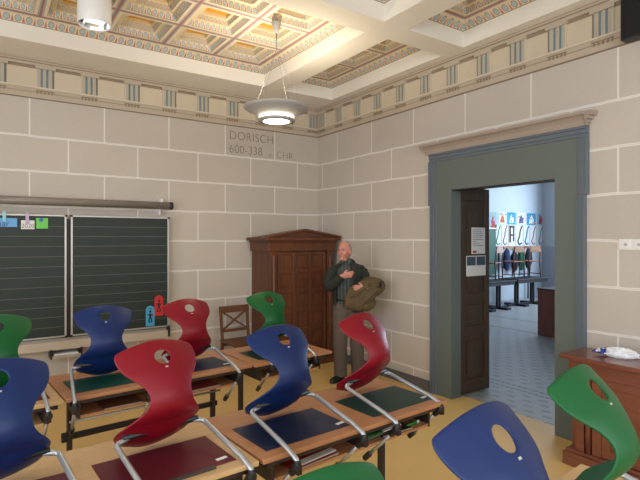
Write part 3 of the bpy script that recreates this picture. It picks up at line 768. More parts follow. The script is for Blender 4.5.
# arc position of the hole (z = .632 on the back)
hole_a = next(a for a, r in zip(arc, dense) if a > .45 and r[1] > .613)
da = arc[-1]/NR; hj = round(hole_a/da); ha = hj*da
HR = .038
def shell_mesh(name, mat):
    bm = bmesh.new(); grid = {}
    for j in range(NR+1):
        for i in range(NC+1):
            t = -1+2*i/NC; a = j*da
            A = (i-NC/2)*(2/NC)*.188; B = (j-hj)*da          # metric offsets from hole centre
            ma = max(abs(A)/(.188*2/NC*3), abs(B)/(da*4))      # square-norm, 1 at hole block
            if ma < .999 and ma < .7: continue
            if .7 < ma < 2.0:
                r = math.hypot(A, B) or 1e-9
                w_ = max(0, min(1, (2.0-ma)/1.0))
                rad = HR*(1 if ma <= 1.001 else ma)
                A2, B2 = A/r*rad, B/r*rad
                A = A*(1-w_)+A2*w_; B = B*(1-w_)+B2*w_
                t = A/.188; a = ha+B
            grid[i, j] = bm.verts.new(shell_pt(a, t))
    for j in range(NR):
        for i in range(NC):
            q = [(i,j), (i+1,j), (i+1,j+1), (i,j+1)]
            mi = [max(abs(x-NC/2)/3, abs(y-hj)/4) for x, y in q]
            if max(mi) <= 1.001: continue
            if any(k_ not in grid for k_ in q): continue
            f = bm.faces.new([grid[k_] for k_ in q]); f.smooth = True
    loose = [v for v in bm.verts if not v.link_faces]
    bmesh.ops.delete(bm, geom=loose, context='VERTS')
    # tilt
    for v in bm.verts:
        y, z = tl(v.co.y, v.co.z); v.co.y, v.co.z = y, z
    bmesh.ops.recalc_face_normals(bm, faces=bm.faces)
    me = bpy.data.meshes.new(name); bm.to_mesh(me); bm.free(); me.materials.append(mat)
    return me
def seat_base_mb():
    """rounded underside of the hollow seat"""
    m = MB(); js = [(.362,.132,.002), (.352,.158,.014), (.325,.178,.028), (.28,.189,.034), (.22,.188,.032), (.165,.176,.018), (.125,.160,.004), (.105,.15,.0005)]
    T_ = [-1,-.92,-.75,-.5,-.25,0,.25,.5,.75,.92,1]; top = []; bot = []
    for y, hw, dep in js:
        base = .371+.014*max(0,(.1-y)/.1)
        top.append([m.vert((t*hw, *tl(y, base+.016*t*t))) for t in T_])
        bot.append([m.vert((t*hw, *tl(y, base+.016*t*t-.001-dep*math.sqrt(max(0,1-t*t))))) for t in T_])
    n = len(T_)
    for A in (top, bot):
        for a, b in zip(A, A[1:]):
            for i in range(n-1): m.face((a[i], a[i+1], b[i+1], b[i]), smooth=True)
    for i in range(n-1):
        for k_ in (0, -1): m.face((top[k_][i], top[k_][i+1], bot[k_][i+1], bot[k_][i]), smooth=True)
    for k_ in range(len(js)-1):
        for e_ in (0, n-1): m.face((top[k_][e_], top[k_+1][e_], bot[k_+1][e_], bot[k_][e_]))
    return m
CH = {'blue': pmat('shell_blue', (16,40,92), .42, spec=.35), 'red': pmat('shell_red', (126,10,30), .42, spec=.35), 'green': pmat('shell_green', (6,86,42), .42, spec=.35)}
M_logo = pmat('logo_plate', (200,206,196), .3, metal=.4)
HW = .226
def chair_proto(col):
    g = empty('stacking_chair', (0,0,0), 0, 'x', 'chair', 'cantilever school chairs hung on the desks')
    sh = bpy.data.objects.new('seat_shell', shell_mesh('seat_shell_'+col, CH[col])); COL.objects.link(sh); sh.parent = g
    so = sh.modifiers.new('solid', 'SOLIDIFY'); so.thickness = .010; so.offset = 0
    sb = sh.modifiers.new('sub', 'SUBSURF'); sb.levels = 1; sb.render_levels = 1
    lg = MB()
    y, z = tl(-.0262, .556)
    lg.box(-.007, .007, -.0015, .0015, -.0035, .0035); lo_ = lg.build('logo_plate', M_logo, sh); lo_.location = (.0, y+.004, z-.001); lo_.rotation_euler = (R(-TILT-2), 0, 0)
    seat_base_mb().build('seat_underside', CH[col], g)
    bt = .012
    for s in (-1, 1):
        up = [(s*.155, .205, .360), (s*(HW-.008), .212, .346)]
        P0 = [(x, *tl(y_, z_)) for x, y_, z_ in up]
        mid = (s*HW, .015, .022); low = (s*HW, -.068, -.012)
        y1, z1 = tl(.0, .0)
        runner0 = (s*HW, -.060, -.050); runner1 = (s*HW, .150, -.262)
        path = fillet([P0[0], P0[1], mid], .022, 6)
        path = path[:-1] + fillet([mid, low, (s*HW, -.068, -.055)], .04, 5)
        MB().tube(path, bt, 12).build('frame_tube', M_chrome, g)
        rt = MB().tube([runner0, runner1], .0105, 12).build('floor_runner', M_chrome, g)
        dvec = (Vector(runner1)-Vector(runner0)).normalized()
        e = Vector(runner1)
        MB().tube([e-dvec*.035, e+dvec*.02], .017, 10).build('runner_cap', M_black, rt)
        c = MB()
        c.tube([(s*HW, -.070, -.012), (s*HW, -.068, -.055)], [.0145, .021], 10)
        c.tube([Vector(runner0)-dvec*.018, Vector(runner0)+dvec*.055], [.024, .016], 10)
        c.box(s*HW-.013, s*HW+.013, -.088, -.045, -.075, -.03)
        c.build('corner_joint', M_black, g, bevel=.003)
    m = MB(); a = tl(.205, .362); m.tube([(-.185, *a), (.185, *a)], .0145, 10); m.build('cross_tube', M_black, g)
    return g
protos = {c: chair_proto(c) for c in CH}
used = set()
def chair(col, hx, hy, yaw, label, top=TOP):
    """hx,hy = plan position of the back hole; the root sits .34 m nearer the camera on the desk edge"""
    o = protos[col] if col not in used else copy_tree(protos[col]); used.add(col)
    a = R(yaw); o.location = (hx+.34*math.sin(a), hy-.34*math.cos(a), top); o.rotation_euler.z = a; o['label'] = label; return o
chair('blue', -4.165, -3.91, 8, 'large blue chair at the left edge, hung on the pale maple desk')
chair('red', -3.520, -3.90, 10, 'large red chair in the middle row, left of centre, on the pale maple desk')
chair('blue', -2.846, -3.865, 8, 'blue chair in the middle row hung over the dark blue pad')
chair('red', -2.175, -3.78, 11, 'red chair hung over the dark green pad, in front of the man')
chair('green', -4.14, -2.53, 3, 'green chair at the left edge in front of the blackboard')
chair('blue', -3.494, -2.45, -3, 'blue chair in the far row in front of the blackboard gap')
chair('red', -2.861, -2.40, 6, 'red chair in the far row left of the old wooden chair')
chair('green', -2.08, -2.28, 5, 'green chair in front of the oak wardrobe')
chair('blue', -3.106, -5.438, 8, 'blue chair nearest the camera at lower right, in front of the doorway', .78)
chair('green', -2.490, -5.365, 8, 'green chair at the right edge in front of the reddish sideboard', .78)
chair('green', -3.685, -5.50, 5, 'green chair cut off by the bottom edge of the view', .78)

# ------------------------------------------------------------------ sideboard with a plastic bag
sy0, sy1, sf = -5.7, -4.12, -.43
g = empty('sideboard', (-.25, -4.9, 0), 0, 'reddish brown mahogany sideboard against the wall right of the doorway', 'sideboard')
T = Matrix.Translation((.25, 4.9, 0))
MB().box(sf+.02, -.10, sy0, sy1-.04, .12, .815).build('body', M_side, g, M=T, bevel=.004)
MB().box(sf-.07, -.10, sy0, sy1+.02, .82, .855).build('worktop', M_side, g, M=T, bevel=.008)
MB().box(sf-.05, -.10, sy0, sy1-.0, 0, .10).box(sf-.03, -.10, sy0, sy1-.015, .10, .125).build('plinth', M_side, g, M=T, bevel=.005)
m = MB(); m.box(sf-.025, sf+.02, sy0, sy1-.035, .715, .82); m.build('apron_rail', M_side, g, M=T, bevel=.004)
y = sy1-.045
for yy in (y-.065, y-.190, y-.75, y-1.3): MB().box(sf-.008, sf+.019, yy-.035, yy+.03, .126, .714).build('pilaster', M_side, g, M=T, bevel=.003)
MB().tube([(sf+.004, y-.127, .126), (sf+.004, y-.127, .714)], .022, 14).build('half_column', M_side, g, M=T)
for k_, (a, b_) in enumerate(((y-.715, y-.228), (y-1.265, y-.785))):
    m = MB(); m.box(sf+.010, sf+.0195, a, b_, .13, .71)
    m.box(sf-.002, sf+.0105, a, a+.06, .13, .71); m.box(sf-.002, sf+.0105, b_-.06, b_, .13, .71)
    m.box(sf-.003, sf+.0105, a+.0605, b_-.0605, .13, .19); m.box(sf-.003, sf+.0105, a+.0605, b_-.0605, .65, .71)
    m.build('door', M_side, g, M=T)
# crumpled bag
me = bpy.data.meshes.new('bag'); bm = bmesh.new(); bmesh.ops.create_icosphere(bm, subdivisions=5, radius=1)
from mathutils import noise as mn
for v in bm.verts:
    c = v.co.copy(); n1 = mn.noise(c*2.2)*.22+mn.noise(c*5.5)*.13+mn.noise(c*12)*.05
    c *= 1+n1
    tp = 1-.45*max(0, c.y)
    v.co = Vector((c.x*.062*tp, c.y*.135, max(c.z, -.72)*.036*tp))
for f in bm.faces:
    f.smooth = False; f.material_index = 1 if (f.calc_center_median().y > .055 and mn.noise(f.calc_center_median()*42) > -.05) else 0
bm.to_mesh(me); bm.free(); me.materials.append(pmat('bag_white', (226,230,236), .3)); me.materials.append(pmat('bag_blue', (44,58,150), .3))
o = bpy.data.objects.new('plastic_bag', me); COL.objects.link(o); o.location = (-.25, -4.41, .885); o.rotation_euler.z = R(18); o.scale = (1.05, 1.1, 1.15)
tag(o, 'crumpled white plastic bag with blue print lying on the sideboard', 'bag')

# ------------------------------------------------------------------ things in the room beyond
# brown cabinet edge
g = empty('low_cabinet', (4.06, -1.35, 0), 0, 'low reddish brown cabinet standing in the far room behind the doorway edge', 'cabinet')
M_cab = wood('cabinet_reddish', (96,48,38), (118,62,48), .5, 'Z', 4)
MB().box(0, .9, -.9, .27, 0, .83).build('body', M_cab, g, bevel=.004); MB().box(-.01, .91, -.91, .28, .83, .855).build('top', M_dark, g)
MB().box(-.004, 0, -.62, .23, .05, .80).build('door', M_cab, g)
# posters
def poster(x, z, w_, h_, i, cols, lab, row):
    g = empty('child_drawing', (x, 2.396, z), 0, lab, 'drawing', row)
    MB().box(0, w_, -.004, 0, 0, h_).build('sheet', cols[0], g)
    return g
pc = [pmat('paint_%d' % i, c, .8) for i, c in enumerate(((60,130,180), (214,120,60), (60,160,200), (110,90,150), (40,150,190), (190,70,90), (230,190,60), (60,60,70), (70,150,110), (150,60,110)))]
M_sky = pmat('paper_lightblue', (150,190,216), .8)
def wx_at(u):     # x on the far wall for a photograph column
    C_ = (-4.2043, -6.2371); th = math.atan(725/493); F_ = (math.cos(th), math.sin(th)); R_ = (F_[1], -F_[0]); kk = (u-320)/493
    dd = (2.396-C_[1])/(F_[1]+kk*R_[1]); return C_[0]+dd*(F_[0]+kk*R_[0])
desc = ['red and yellow figure on blue', 'orange house shape', 'pale figure on turquoise', 'purple figure on white', 'white figure on bright blue', 'pink figure, cut off by the door edge']
for i, (u0, u1) in enumerate(((489, 496.5), (498.5, 506), (507.5, 515.5), (517, 525), (527, 535.5), (537, 544))):
    x0, x1 = wx_at(u0), wx_at(u1); W_ = x1-x0; z0 = 1.98 if i == 0 else 2.16; h = .34 if i else .50
    g = poster(x0, z0, W_, h, i, [(M_sky, M_paper, pc[2], M_paper, pc[4], M_sky)[i]], 'painted sheet: %s, pinned on the far room wall' % desc[i], 'upper row of painted sheets')
    m = MB()
    c1, c2 = [(pc[5], pc[6]), (pc[1], pc[3]), (M_paper, pc[3]), (pc[3], pc[7]), (M_paper, pc[1]), (pc[5], pc[3])][i]
    m.prism([(W_*.2, h*.1), (W_*.8, h*.12), (W_*.75, h*.5), (W_*.5, h*.85), (W_*.28, h*.5)], (0, -.006, 0), (1,0,0), (0,0,1), (0,1,0), .002); m.build('figure', c1, g)
    
    for q in range(5):
        a = W_*(.15+.7*random.random()); b_ = h*(.1+.75*random.random()); MB().box(a, a+W_*.14, -.008, -.006, b_, b_+h*.1).build('paint_mark', c2, g)

cols = [pc[8], pc[9], pmat('paint_brown', (110,84,50), .8), pc[7], pc[0], pc[9], pc[0]]
for i, (u0, u1) in enumerate(((494.5, 501), (501.5, 507.5), (508.5, 515), (516, 522.5), (523.5, 529), (530, 536), (537, 543))):
    x0, x1 = wx_at(u0), wx_at(u1); W_ = x1-x0; h = .62; z0 = 1.52
    g = empty('collage_sheet', (x0, 2.396, z0), 0, 'tall white sheet with %s winding shape, lower row on the far room wall' % ('green','purple','brown arch-like','black','blue and teal','violet','dark blue')[i], 'drawing', 'lower row of collages')
    MB().box(0, W_, -.004, 0, 0, h).build('sheet', M_paper, g)
    m = MB(); s0 = W_*.25
    if i == 2:
        m.tube([(W_*.2, -.008, .12), (W_*.2, -.008, .6)], .028, 6); m.tube([(W_*.75, -.008, .15), (W_*.75, -.008, .6)], .022, 6); m.tube([(W_*.2, -.008, .57), (W_*.8, -.008, .57)], .03, 6); m.tube([(W_*.2, -.008, .33), (W_*.8, -.008, .33)], .025, 6)
    else:
        pts = [(W_*.9, -.008, .6), (W_*.6, -.008, .45), (W_*.5, -.008, .3), (W_*.25, -.008, .15), (W_*.5, -.008, .06), (W_*.8, -.008, .1)]
        m.tube(smooth_path(pts, 5), .022 if i in (3, 4) else .013, 6)
    m.build('painted_shape', cols[i], g)
# green board at the left
g = empty('green_board', (wx_at(476), 2.36, .75), 0, 'dark green board on the far room wall, left of the drawings', 'blackboard')
W_ = wx_at(494)-wx_at(476)
MB().box(0, W_, -.03, .03, 0, 1.27).build('panel', pmat('far_board_green', (30,84,70), .6), g); MB().box(-.01, W_+.01, -.035, .03, 1.27, 1.29).build('top_frame', M_alu, g); MB().box(-.01, W_+.01, -.06, .03, -.03, 0).build('chalk_ledge', M_alu, g)
# tables with chairs put up
M_fred = pmat('far_chair_red_tube', (90,20,34), .5); M_fseat = wood('far_chair_beech', (150,96,60), (176,120,80), .5, 'X', 4); M_fdark = pmat('far_table_dark', (26,28,36), .5)
def far_table(x0, x1, y0, lab):
    g = empty('far_table', (x0, y0, 0), 0, lab, 'table', 'tables in the far room'); W_ = x1-x0
    MB().box(0, W_, -.3, .3, .68, .71).box(.04, W_-.04, -.27, .27, .60, .68).build('table_top', M_fdark, g, bevel=.004)
    for x in (.35, W_-.35):
        MB().box(x-.05, x-.01, -.03, .03, .05, .62).box(x+.04, x+.08, -.03, .03, .05, .62).build('leg', M_fdark, g)
        MB().box(x-.06, x+.09, -.32, .32, 0, .05).box(x-.35, x+.35, -.04, .04, .0, .05).build('foot', M_fdark, g)
far_table(5.45, 6.75, 1.45, 'dark table with chairs put up, nearer the green board in the far room')
far_table(6.95, 8.35, 1.55, 'dark table with chairs put up, nearer the grey wall in the far room')
def far_chair(x, y, yaw, lab, first=[None]):
    if first[0] is None:
        g = empty('tube_chair', (0,0,0), 0, lab, 'chair', 'wooden chairs put up on far tables'); first[0] = g
        MB().box(-.19, .19, -.19, .19, .43, .45).build('seat', M_fseat, g, bevel=.008)
        MB().box(-.19, .19, .20, .22, .68, .84).build('backrest', M_fseat, g, bevel=.01)
        for s in (-1, 1):
            MB().tube([(s*.18, .22, .84), (s*.18, .17, .44), (s*.18, .20, .02)], .014, 8).build('leg', M_fred, g)
            MB().tube([(s*.18, -.16, .44), (s*.18, -.20, .02)], .014, 8).build('leg', M_fred, g)
        MB().tube([(-.18, .0, .42), (.18, 0, .42)], .012, 8).tube([(-.18, .2, .1), (-.18, -.2, .1)], .011, 8).tube([(.18, .2, .1), (.18, -.2, .1)], .011, 8).build('stretcher', M_fred, g)
        o = g
    else: o = copy_tree(first[0]); o['label'] = lab
    o.location = (x, y, .71); o.rotation_euler = (0, 0, R(yaw)); return o
far_chair(6.22, 1.50, 190, 'wooden chair with dark red tubes, leftmost of those put up in the far room')
far_chair(7.22, 1.58, 172, 'wooden chair with dark red tubes, middle one put up in the far room')
far_chair(7.95, 1.58, 165, 'wooden chair with dark red tubes, rightmost one put up in the far room')
g = empty('coat_rail', (5.55, 2.36, 0), 0, 'wooden coat rail behind the put-up chairs in the far room', 'rail')
xa, xb = wx_at(495.5)-5.55, wx_at(526)-5.55
MB().box(xa, xb, -.06, .0, 1.46, 1.53).build('rail_board', M_fseat, g)
m = MB()
for x in (xa+.03, xb-.03): m.tube([(x, -.05, 0), (x, -.05, 1.5)], .02, 8)
m.build('post', M_fdark, g)
for i, (x, c, lab, dz) in enumerate(((xa+.25, (30,44,84), 'dark blue jacket hanging on the far coat rail', .0), (xa+.62, (28,26,34), 'black jacket hanging on the far coat rail', .05), (xa+.95, (24,84,58), 'green jacket hanging on the far coat rail', .02), (xa+1.3, (36,30,40), 'dark purple coat hanging on the far coat rail', .0))):
    me = bpy.data.meshes.new('jacket'); bm = bmesh.new(); bmesh.ops.create_icosphere(bm, subdivisions=3, radius=1)
    for v in bm.verts:
        c_ = v.co.copy(); c_ *= 1+mn.noise(c_*2+Vector((i*3,0,0)))*.3; v.co = Vector((c_.x*.15, c_.y*.07, c_.z*.30)); 
    for f in bm.faces: f.smooth = True
    bm.to_mesh(me); bm.free(); me.materials.append(pmat('jacket_%d' % i, c, .9)); o = bpy.data.objects.new('hanging_jacket', me); COL.objects.link(o)
    o.location = (5.55+x, 2.22, 1.17-dz); tag(o, lab, 'jacket', 'jackets on the far coat rail')

# ------------------------------------------------------------------ the man by the wardrobe
MYAW = -37.4
man = empty('person', (-.52, -1.427, 0), MYAW, 'grey-haired man in dark jacket and striped shirt standing by the wardrobe, hand on his chest', 'person')
M_skin = pmat('skin', (196,132,114), .55, noise=.06, nscale=20)
M_hair = pmat('grey_hair', (150,144,136), .8, noise=.2, nscale=60)
M_jacket = pmat('jacket_dark_green', (38,42,36), .85, noise=.12, nscale=14, bump=.3)
M_trous = pmat('trousers_grey_brown', (92,80,72), .85, noise=.08, nscale=12, bump=.2)
M_coat = pmat('coat_olive_brown', (92,76,50), .85, noise=.14, nscale=10, bump=.3)
def shirt_mat():
    m = bpy.data.materials.new('striped_shirt'); m.use_nodes = True
    nt = m.node_tree; bs = nt.nodes['Principled BSDF']; e = N(nt)
    tc = nt.nodes.new('ShaderNodeTexCoord'); sp = nt.nodes.new('ShaderNodeSeparateXYZ'); nt.links.new(tc.outputs['Object'], sp.inputs[0])
    f = e.m('FRACT', e.m('MULTIPLY', e.m('ADD', sp.outputs[0], e.m('MULTIPLY', sp.outputs[1], -.2)), 24))
    c = e.mix(e.m('GREATER_THAN', f, .62), lin((54,64,60)), lin((84,92,86)))
    c = e.mix(e.m('LESS_THAN', f, .14), c, lin((34,42,48)))
    nt.links.new(c, bs.inputs['Base Color']); bs.inputs['Roughness'].default_value = .85
    return m
def ev_mesh(o):
    dg = bpy.context.evaluated_depsgraph_get(); dg.update()
    me = bpy.data.meshes.new_from_object(o.evaluated_get(dg)); bpy.data.objects.remove(o, do_unlink=True); return me
def skin(verts, edges, rad, sub=2):
    me = bpy.data.meshes.new('sk'); me.from_pydata(verts, edges, [])
    o = bpy.data.objects.new('sk', me); COL.objects.link(o)
    o.modifiers.new('s', 'SKIN')
    bm = bmesh.new(); bm.from_mesh(me); L = bm.verts.layers.skin.verify(); bm.verts.ensure_lookup_table()
    for v, r in zip(bm.verts, rad):
        v[L].radius = (r, r) if not isinstance(r, tuple) else r
    bm.verts[0][L].use_root = True; bm.to_mesh(me); bm.free()
    su = o.modifiers.new('u', 'SUBSURF'); su.levels = sub; su.render_levels = sub
    return ev_mesh(o)
def blob(c, r, M=None, disp=None, sub=4):
    bm = bmesh.new(); bmesh.ops.create_icosphere(bm, subdivisions=sub, radius=1)
    for v in bm.verts:
        p = v.co.copy()
        if disp: p = disp(p)
        p = Vector((p.x*r[0], p.y*r[1], p.z*r[2]))
        if M is not None: p = M @ p
        v.co = p + Vector(c)
    me = bpy.data.meshes.new('b'); bm.to_mesh(me); bm.free(); return me
def fuse(meshes, name, mat, voxel, parent=None, smooth=1):
    bm = bmesh.new()
    for m in meshes: bm.from_mesh(m)
    me = bpy.data.meshes.new(name); bm.to_mesh(me); bm.free()
    o = bpy.data.objects.new(name, me); COL.objects.link(o)
    r = o.modifiers.new('r', 'REMESH'); r.mode = 'VOXEL'; r.voxel_size = voxel; r.use_smooth_shade = True
    if smooth: s = o.modifiers.new('s', 'SMOOTH'); s.factor = .5; s.iterations = smooth
    me = ev_mesh(o); me.materials.clear(); me.materials.append(mat); me.name = name
    for p in me.polygons: p.use_smooth = True
    o = bpy.data.objects.new(name, me); COL.objects.link(o)
    if parent: o.parent = parent
    return o
def hand(w, d, up, side, curl=.5, s=1.0):
    """w wrist, d pointing direction, up = back of hand normal, side = direction of the thumb"""
    w, d, up, side = Vector(w), Vector(d).normalized(), Vector(up).normalized(), Vector(side).normalized()
    out = [blob(w+d*.05*s, (1,1,1), Matrix((d*.05*s, side*.042*s, up*.018*s)).transposed(), sub=3)]
    out.append(skin([w-d*.05, w, w+d*.04*s], [(0,1),(1,2)], [(.027*s,)*2, (.024*s,)*2, (.022*s,)*2], 1))
    for k, (off, L) in enumerate(((.030,.072), (.010,.080), (-.010,.074), (-.029,.058))):
        p = w+d*.075*s+side*off*s; q = p; V = [w+d*.05*s+side*off*.8*s, p]; dirn = d.copy()
        for j in range(3):
            dirn = (dirn*math.cos(curl*.7)-up*math.sin(curl*.7)*1.0).normalized() if j else (d+side*off*3).normalized()
            q = q+dirn*L*s*(.45,.32,.26)[j]; V.append(q)
            up = up
        out.append(skin(V, [(i, i+1) for i in range(4)], [(.0095*s,)*2, (.0095*s,)*2, (.009*s,)*2, (.008*s,)*2, (.0068*s,)*2], 1))
    b0 = w+d*.025*s+side*.028*s; b1 = b0+(d*.6+side*.75).normalized()*.038*s; b2 = b1+(d*.95+side*.2-up*.2).normalized()*.03*s
    out.append(skin([b0, b1, b2], [(0,1),(1,2)], [(.012*s,)*2, (.0105*s,)*2, (.008*s,)*2], 1))
    return out
HC = Vector((-.035, -.03, 1.600)); HM = Matrix.Rotation(R(-30), 3, 'Z') @ Matrix.Rotation(R(2), 3, 'X')
def headshape(p):
    q = p.copy()
    if q.z < 0:
        q.x *= 1-.30*q.z*q.z; q.y = q.y*(1-.20*q.z*q.z) - .10*abs(q.z)
    if q.y < 0 and q.z > -.2: q.y *= .94
    return q
head = [blob(HC, (.078, .098, .121), HM, headshape)]
def hp(x, y, z): return HC + HM @ Vector((x, y, z))
def hb(c, r, rot=0): return blob(hp(*c), r, HM @ Matrix.Rotation(R(rot), 3, 'X'), sub=3)
head += [hb((0,-.108,-.022), (.016,.020,.013)), hb((0,-.100,.000), (.010,.016,.028), -18), hb((0,-.088,.034), (.050,.014,.010)),
         hb((0,-.080,-.095), (.030,.022,.020)), hb((-.042,-.068,-.028), (.024,.022,.026)), hb((.042,-.068,-.028), (.024,.022,.026)),
         hb((0,-.089,-.056), (.024,.010,.007)), hb((0,-.087,-.068), (.021,.010,.007)), hb((-.079,.006,-.008), (.010,.020,.034)), hb((.079,.006,-.008), (.010,.020,.034)),
         hb((0,-.03,-.105), (.045,.045,.025))]
V = [(.01,.0,.93), (.005,.0,1.08), (0,.01,1.25), (0,.01,1.38), (-.005,.0,1.45), (-.02,-.01,1.53),
     (-.165,.02,1.385), (-.225,-.03,1.165), (-.08,-.175,1.295),
     (.165,.03,1.385), (.230,.0,1.15), (.17,-.17,1.17),
     (-.085,.0,.90), (-.085,-.02,.50), (-.085,.02,.09), (-.125,-.03,.035),
     (.095,.02,.90), (.115,.0,.50), (.125,.05,.09), (.115,-.01,.035)]
Ed = [(0,1),(1,2),(2,3),(3,4),(4,5),(3,6),(6,7),(7,8),(3,9),(9,10),(10,11),(0,12),(12,13),(13,14),(14,15),(0,16),(16,17),(17,18),(18,19)]
Rd = [(.125,.10),(.125,.10),(.12,.09),(.085,.07),(.055,.055),(.058,.058),(.055,.055),(.040,.040),(.028,.028),(.055,.055),(.040,.040),(.028,.028),
      (.075,.075),(.052,.052),(.036,.036),(.03,.028),(.075,.075),(.052,.052),(.036,.036),(.03,.028)]
parts_ = head + [skin(V, Ed, Rd, 2)]
parts_ += hand((-.075,-.185,1.305), (1,-.06,.16), (0,-1,.1), (.1,-.1,1), curl=.35)
parts_ += hand((.20,-.205,1.165), (-1,-.15,-.02), (0,-1,.25), (-.1,-.1,1), curl=.7)
body = fuse(parts_, 'body', M_skin, .0065, man, 1)
# face details
for s in (-1, 1):
    e_ = MB(); e_.lathe([(0,-.0085),(.006,-.006),(.0085,0),(.006,.006),(0,.0085)], 14, hp(s*.031,-.0865,.012)); e_.build('eye', pmat('eye_%d' % s, (90,84,84), .3), man)
    b_ = MB(); b_.tube([hp(s*.014,-.1005,.030), hp(s*.031,-.1005,.036), hp(s*.050,-.088,.031)], [.003,.0045,.003], 8); b_.build('eyebrow', M_hair, man)
b_ = MB(); b_.tube([hp(-.024,-.0915,-.0625), hp(-.008,-.0985,-.061), hp(.008,-.0985,-.061), hp(.024,-.0915,-.0625)], [.001,.0025,.0025,.001], 8); b_.build('mouth', pmat('lips', (150,82,78), .5), man)
# thinning grey hair: sides, back and a thin top
bm = bmesh.new(); bmesh.ops.create_icosphere(bm, subdivisions=5, radius=1)
dead = []
for v in bm.verts:
    p = v.co.copy(); n_ = mn.noise(p*7)*.025
    keep = (p.y > .02 and p.z > -.45) or (p.z > .80 and p.y > -.30) or (abs(p.x) > .74 and p.y > -.28 and p.z > .0)
    if p.y > .0 and p.z < -.62: keep = False
    if not keep: dead.append(v)
    top = .008 if p.z > .6 else .035
    q = headshape(p)*(1+top+n_); v.co = HC + HM @ Vector((q.x*.078, q.y*.098, q.z*.121))
bmesh.ops.delete(bm, geom=dead, context='VERTS')
for f in bm.faces: f.smooth = True
me = bpy.data.meshes.new('hair'); bm.to_mesh(me); bm.free(); me.materials.append(M_hair); o = bpy.data.objects.new('hair', me); COL.objects.link(o); o.parent = man
sm = o.modifiers.new('s', 'SOLIDIFY'); sm.thickness = .006; sm.offset = -1
# lofted garments
FRONT = math.atan2(-.92, -.30)
def loft(rings, n=48, skipf=None):
    m = MB(); R_ = []
    for cx, cy, z, rx, ry in rings:
        R_.append([m.vert((cx+rx*math.cos(2*math.pi*j/n), cy+ry*math.sin(2*math.pi*j/n), z)) for j in range(n)])
    for k_, (a, b) in enumerate(zip(R_, R_[1:])):
        for j in range(n):
            ang = 2*math.pi*(j+.5)/n; z = (rings[k_][2]+rings[k_+1][2])/2
            if skipf and skipf(ang, z): continue
            m.face((a[j], a[(j+1)%n], b[(j+1)%n], b[j]), smooth=True)
    return m
def rings_interp(pts, n):
    P = smooth_path([p[:3] for p in pts], n); Q = smooth_path([(p[3], p[4], 0) for p in pts], n)
    return [(a.x, a.y, a.z, b.x, b.y) for a, b in zip(P, Q)]
sh = rings_interp([(.005,.0,.93,.155,.120), (.005,.0,1.08,.158,.128), (0,.005,1.25,.165,.125), (0,.005,1.36,.165,.105), (0,.0,1.42,.10,.085), (-.008,-.005,1.475,.066,.066), (-.012,-.008,1.50,.068,.066)], 5)
o = loft(sh).build('shirt', shirt_mat(), man, recalc=False)
m = MB()
for s in (-1, 1):
    a0 = FRONT+s*.12; a1 = FRONT+s*1.0
    P_ = lambda a, r, z: (-.01+r*math.cos(a), -.006+r*math.sin(a), z)
    i = [m.vert(P_(a0,.070,1.500)), m.vert(P_(a1,.070,1.512)), m.vert(P_(a1,.098,1.462)), m.vert(P_(a0+s*.30,.108,1.435)), m.vert(P_(a0,.082,1.462))]
    m.face(i)
o = m.build('shirt_collar', shirt_mat(), man); so = o.modifiers.new('s', 'SOLIDIFY'); so.thickness = .004
jk = rings_interp([(.01,.005,.86,.178,.150), (.008,.005,.95,.180,.150), (.005,.005,1.10,.182,.150), (0,.01,1.25,.190,.148), (0,.012,1.345,.196,.128), (0,.012,1.405,.172,.106), (-.005,.008,1.448,.100,.086), (-.008,.004,1.485,.078,.076)], 5)
def gap(a, z):
    d_ = abs((a-FRONT+math.pi) % (2*math.pi)-math.pi); w_ = .62 if z < 1.30 else .62-.15*(z-1.3)/.2
    return d_ < w_
jm = loft(jk, 64, gap)
# lapels
for s in (-1, 1):
    a = FRONT+s*.60
    i = [jm.vert((.0+r*math.cos(a+s*t), .004+r*.80*math.sin(a+s*t), z)) for r, t, z in ((.100,0,1.46), (.168,.0,1.33), (.194,.0,1.18), (.202,.32,1.32), (.155,.40,1.40))]
    jm.face(i)
o = jm.build('jacket', M_jacket, man, recalc=False)
so = o.modifiers.new('s', 'SOLIDIFY'); so.thickness = .012; so.offset = 0
for nm_, pts, rr in (('jacket_sleeve', [(-.085,.018,1.385), (-.135,.015,1.372), (-.192,.01,1.32), (-.226,-.02,1.235), (-.232,-.045,1.170), (-.205,-.10,1.180), (-.130,-.155,1.250), (-.075,-.182,1.298)], [.030,.066,.078,.070,.063,.060,.052,.044]),
                     ('jacket_sleeve', [(.085,.022,1.385), (.135,.025,1.372), (.180,.03,1.32), (.215,.01,1.23), (.235,-.01,1.15), (.225,-.09,1.145), (.20,-.17,1.16)], [.030,.066,.078,.070,.063,.060,.052])):
    P_ = smooth_path(pts, 6); rr_ = [rr[min(int(i/6), len(rr)-1)]*(1-(i % 6)/6)+rr[min(int(i/6)+1, len(rr)-1)]*((i % 6)/6) for i in range(len(P_))]
    rr_ = [r*(1+.05*math.sin(i*1.9)) for i, r in enumerate(rr_)]
    MB().tube(P_, rr_, 18, caps=True).build(nm_, M_jacket, man, recalc=False)
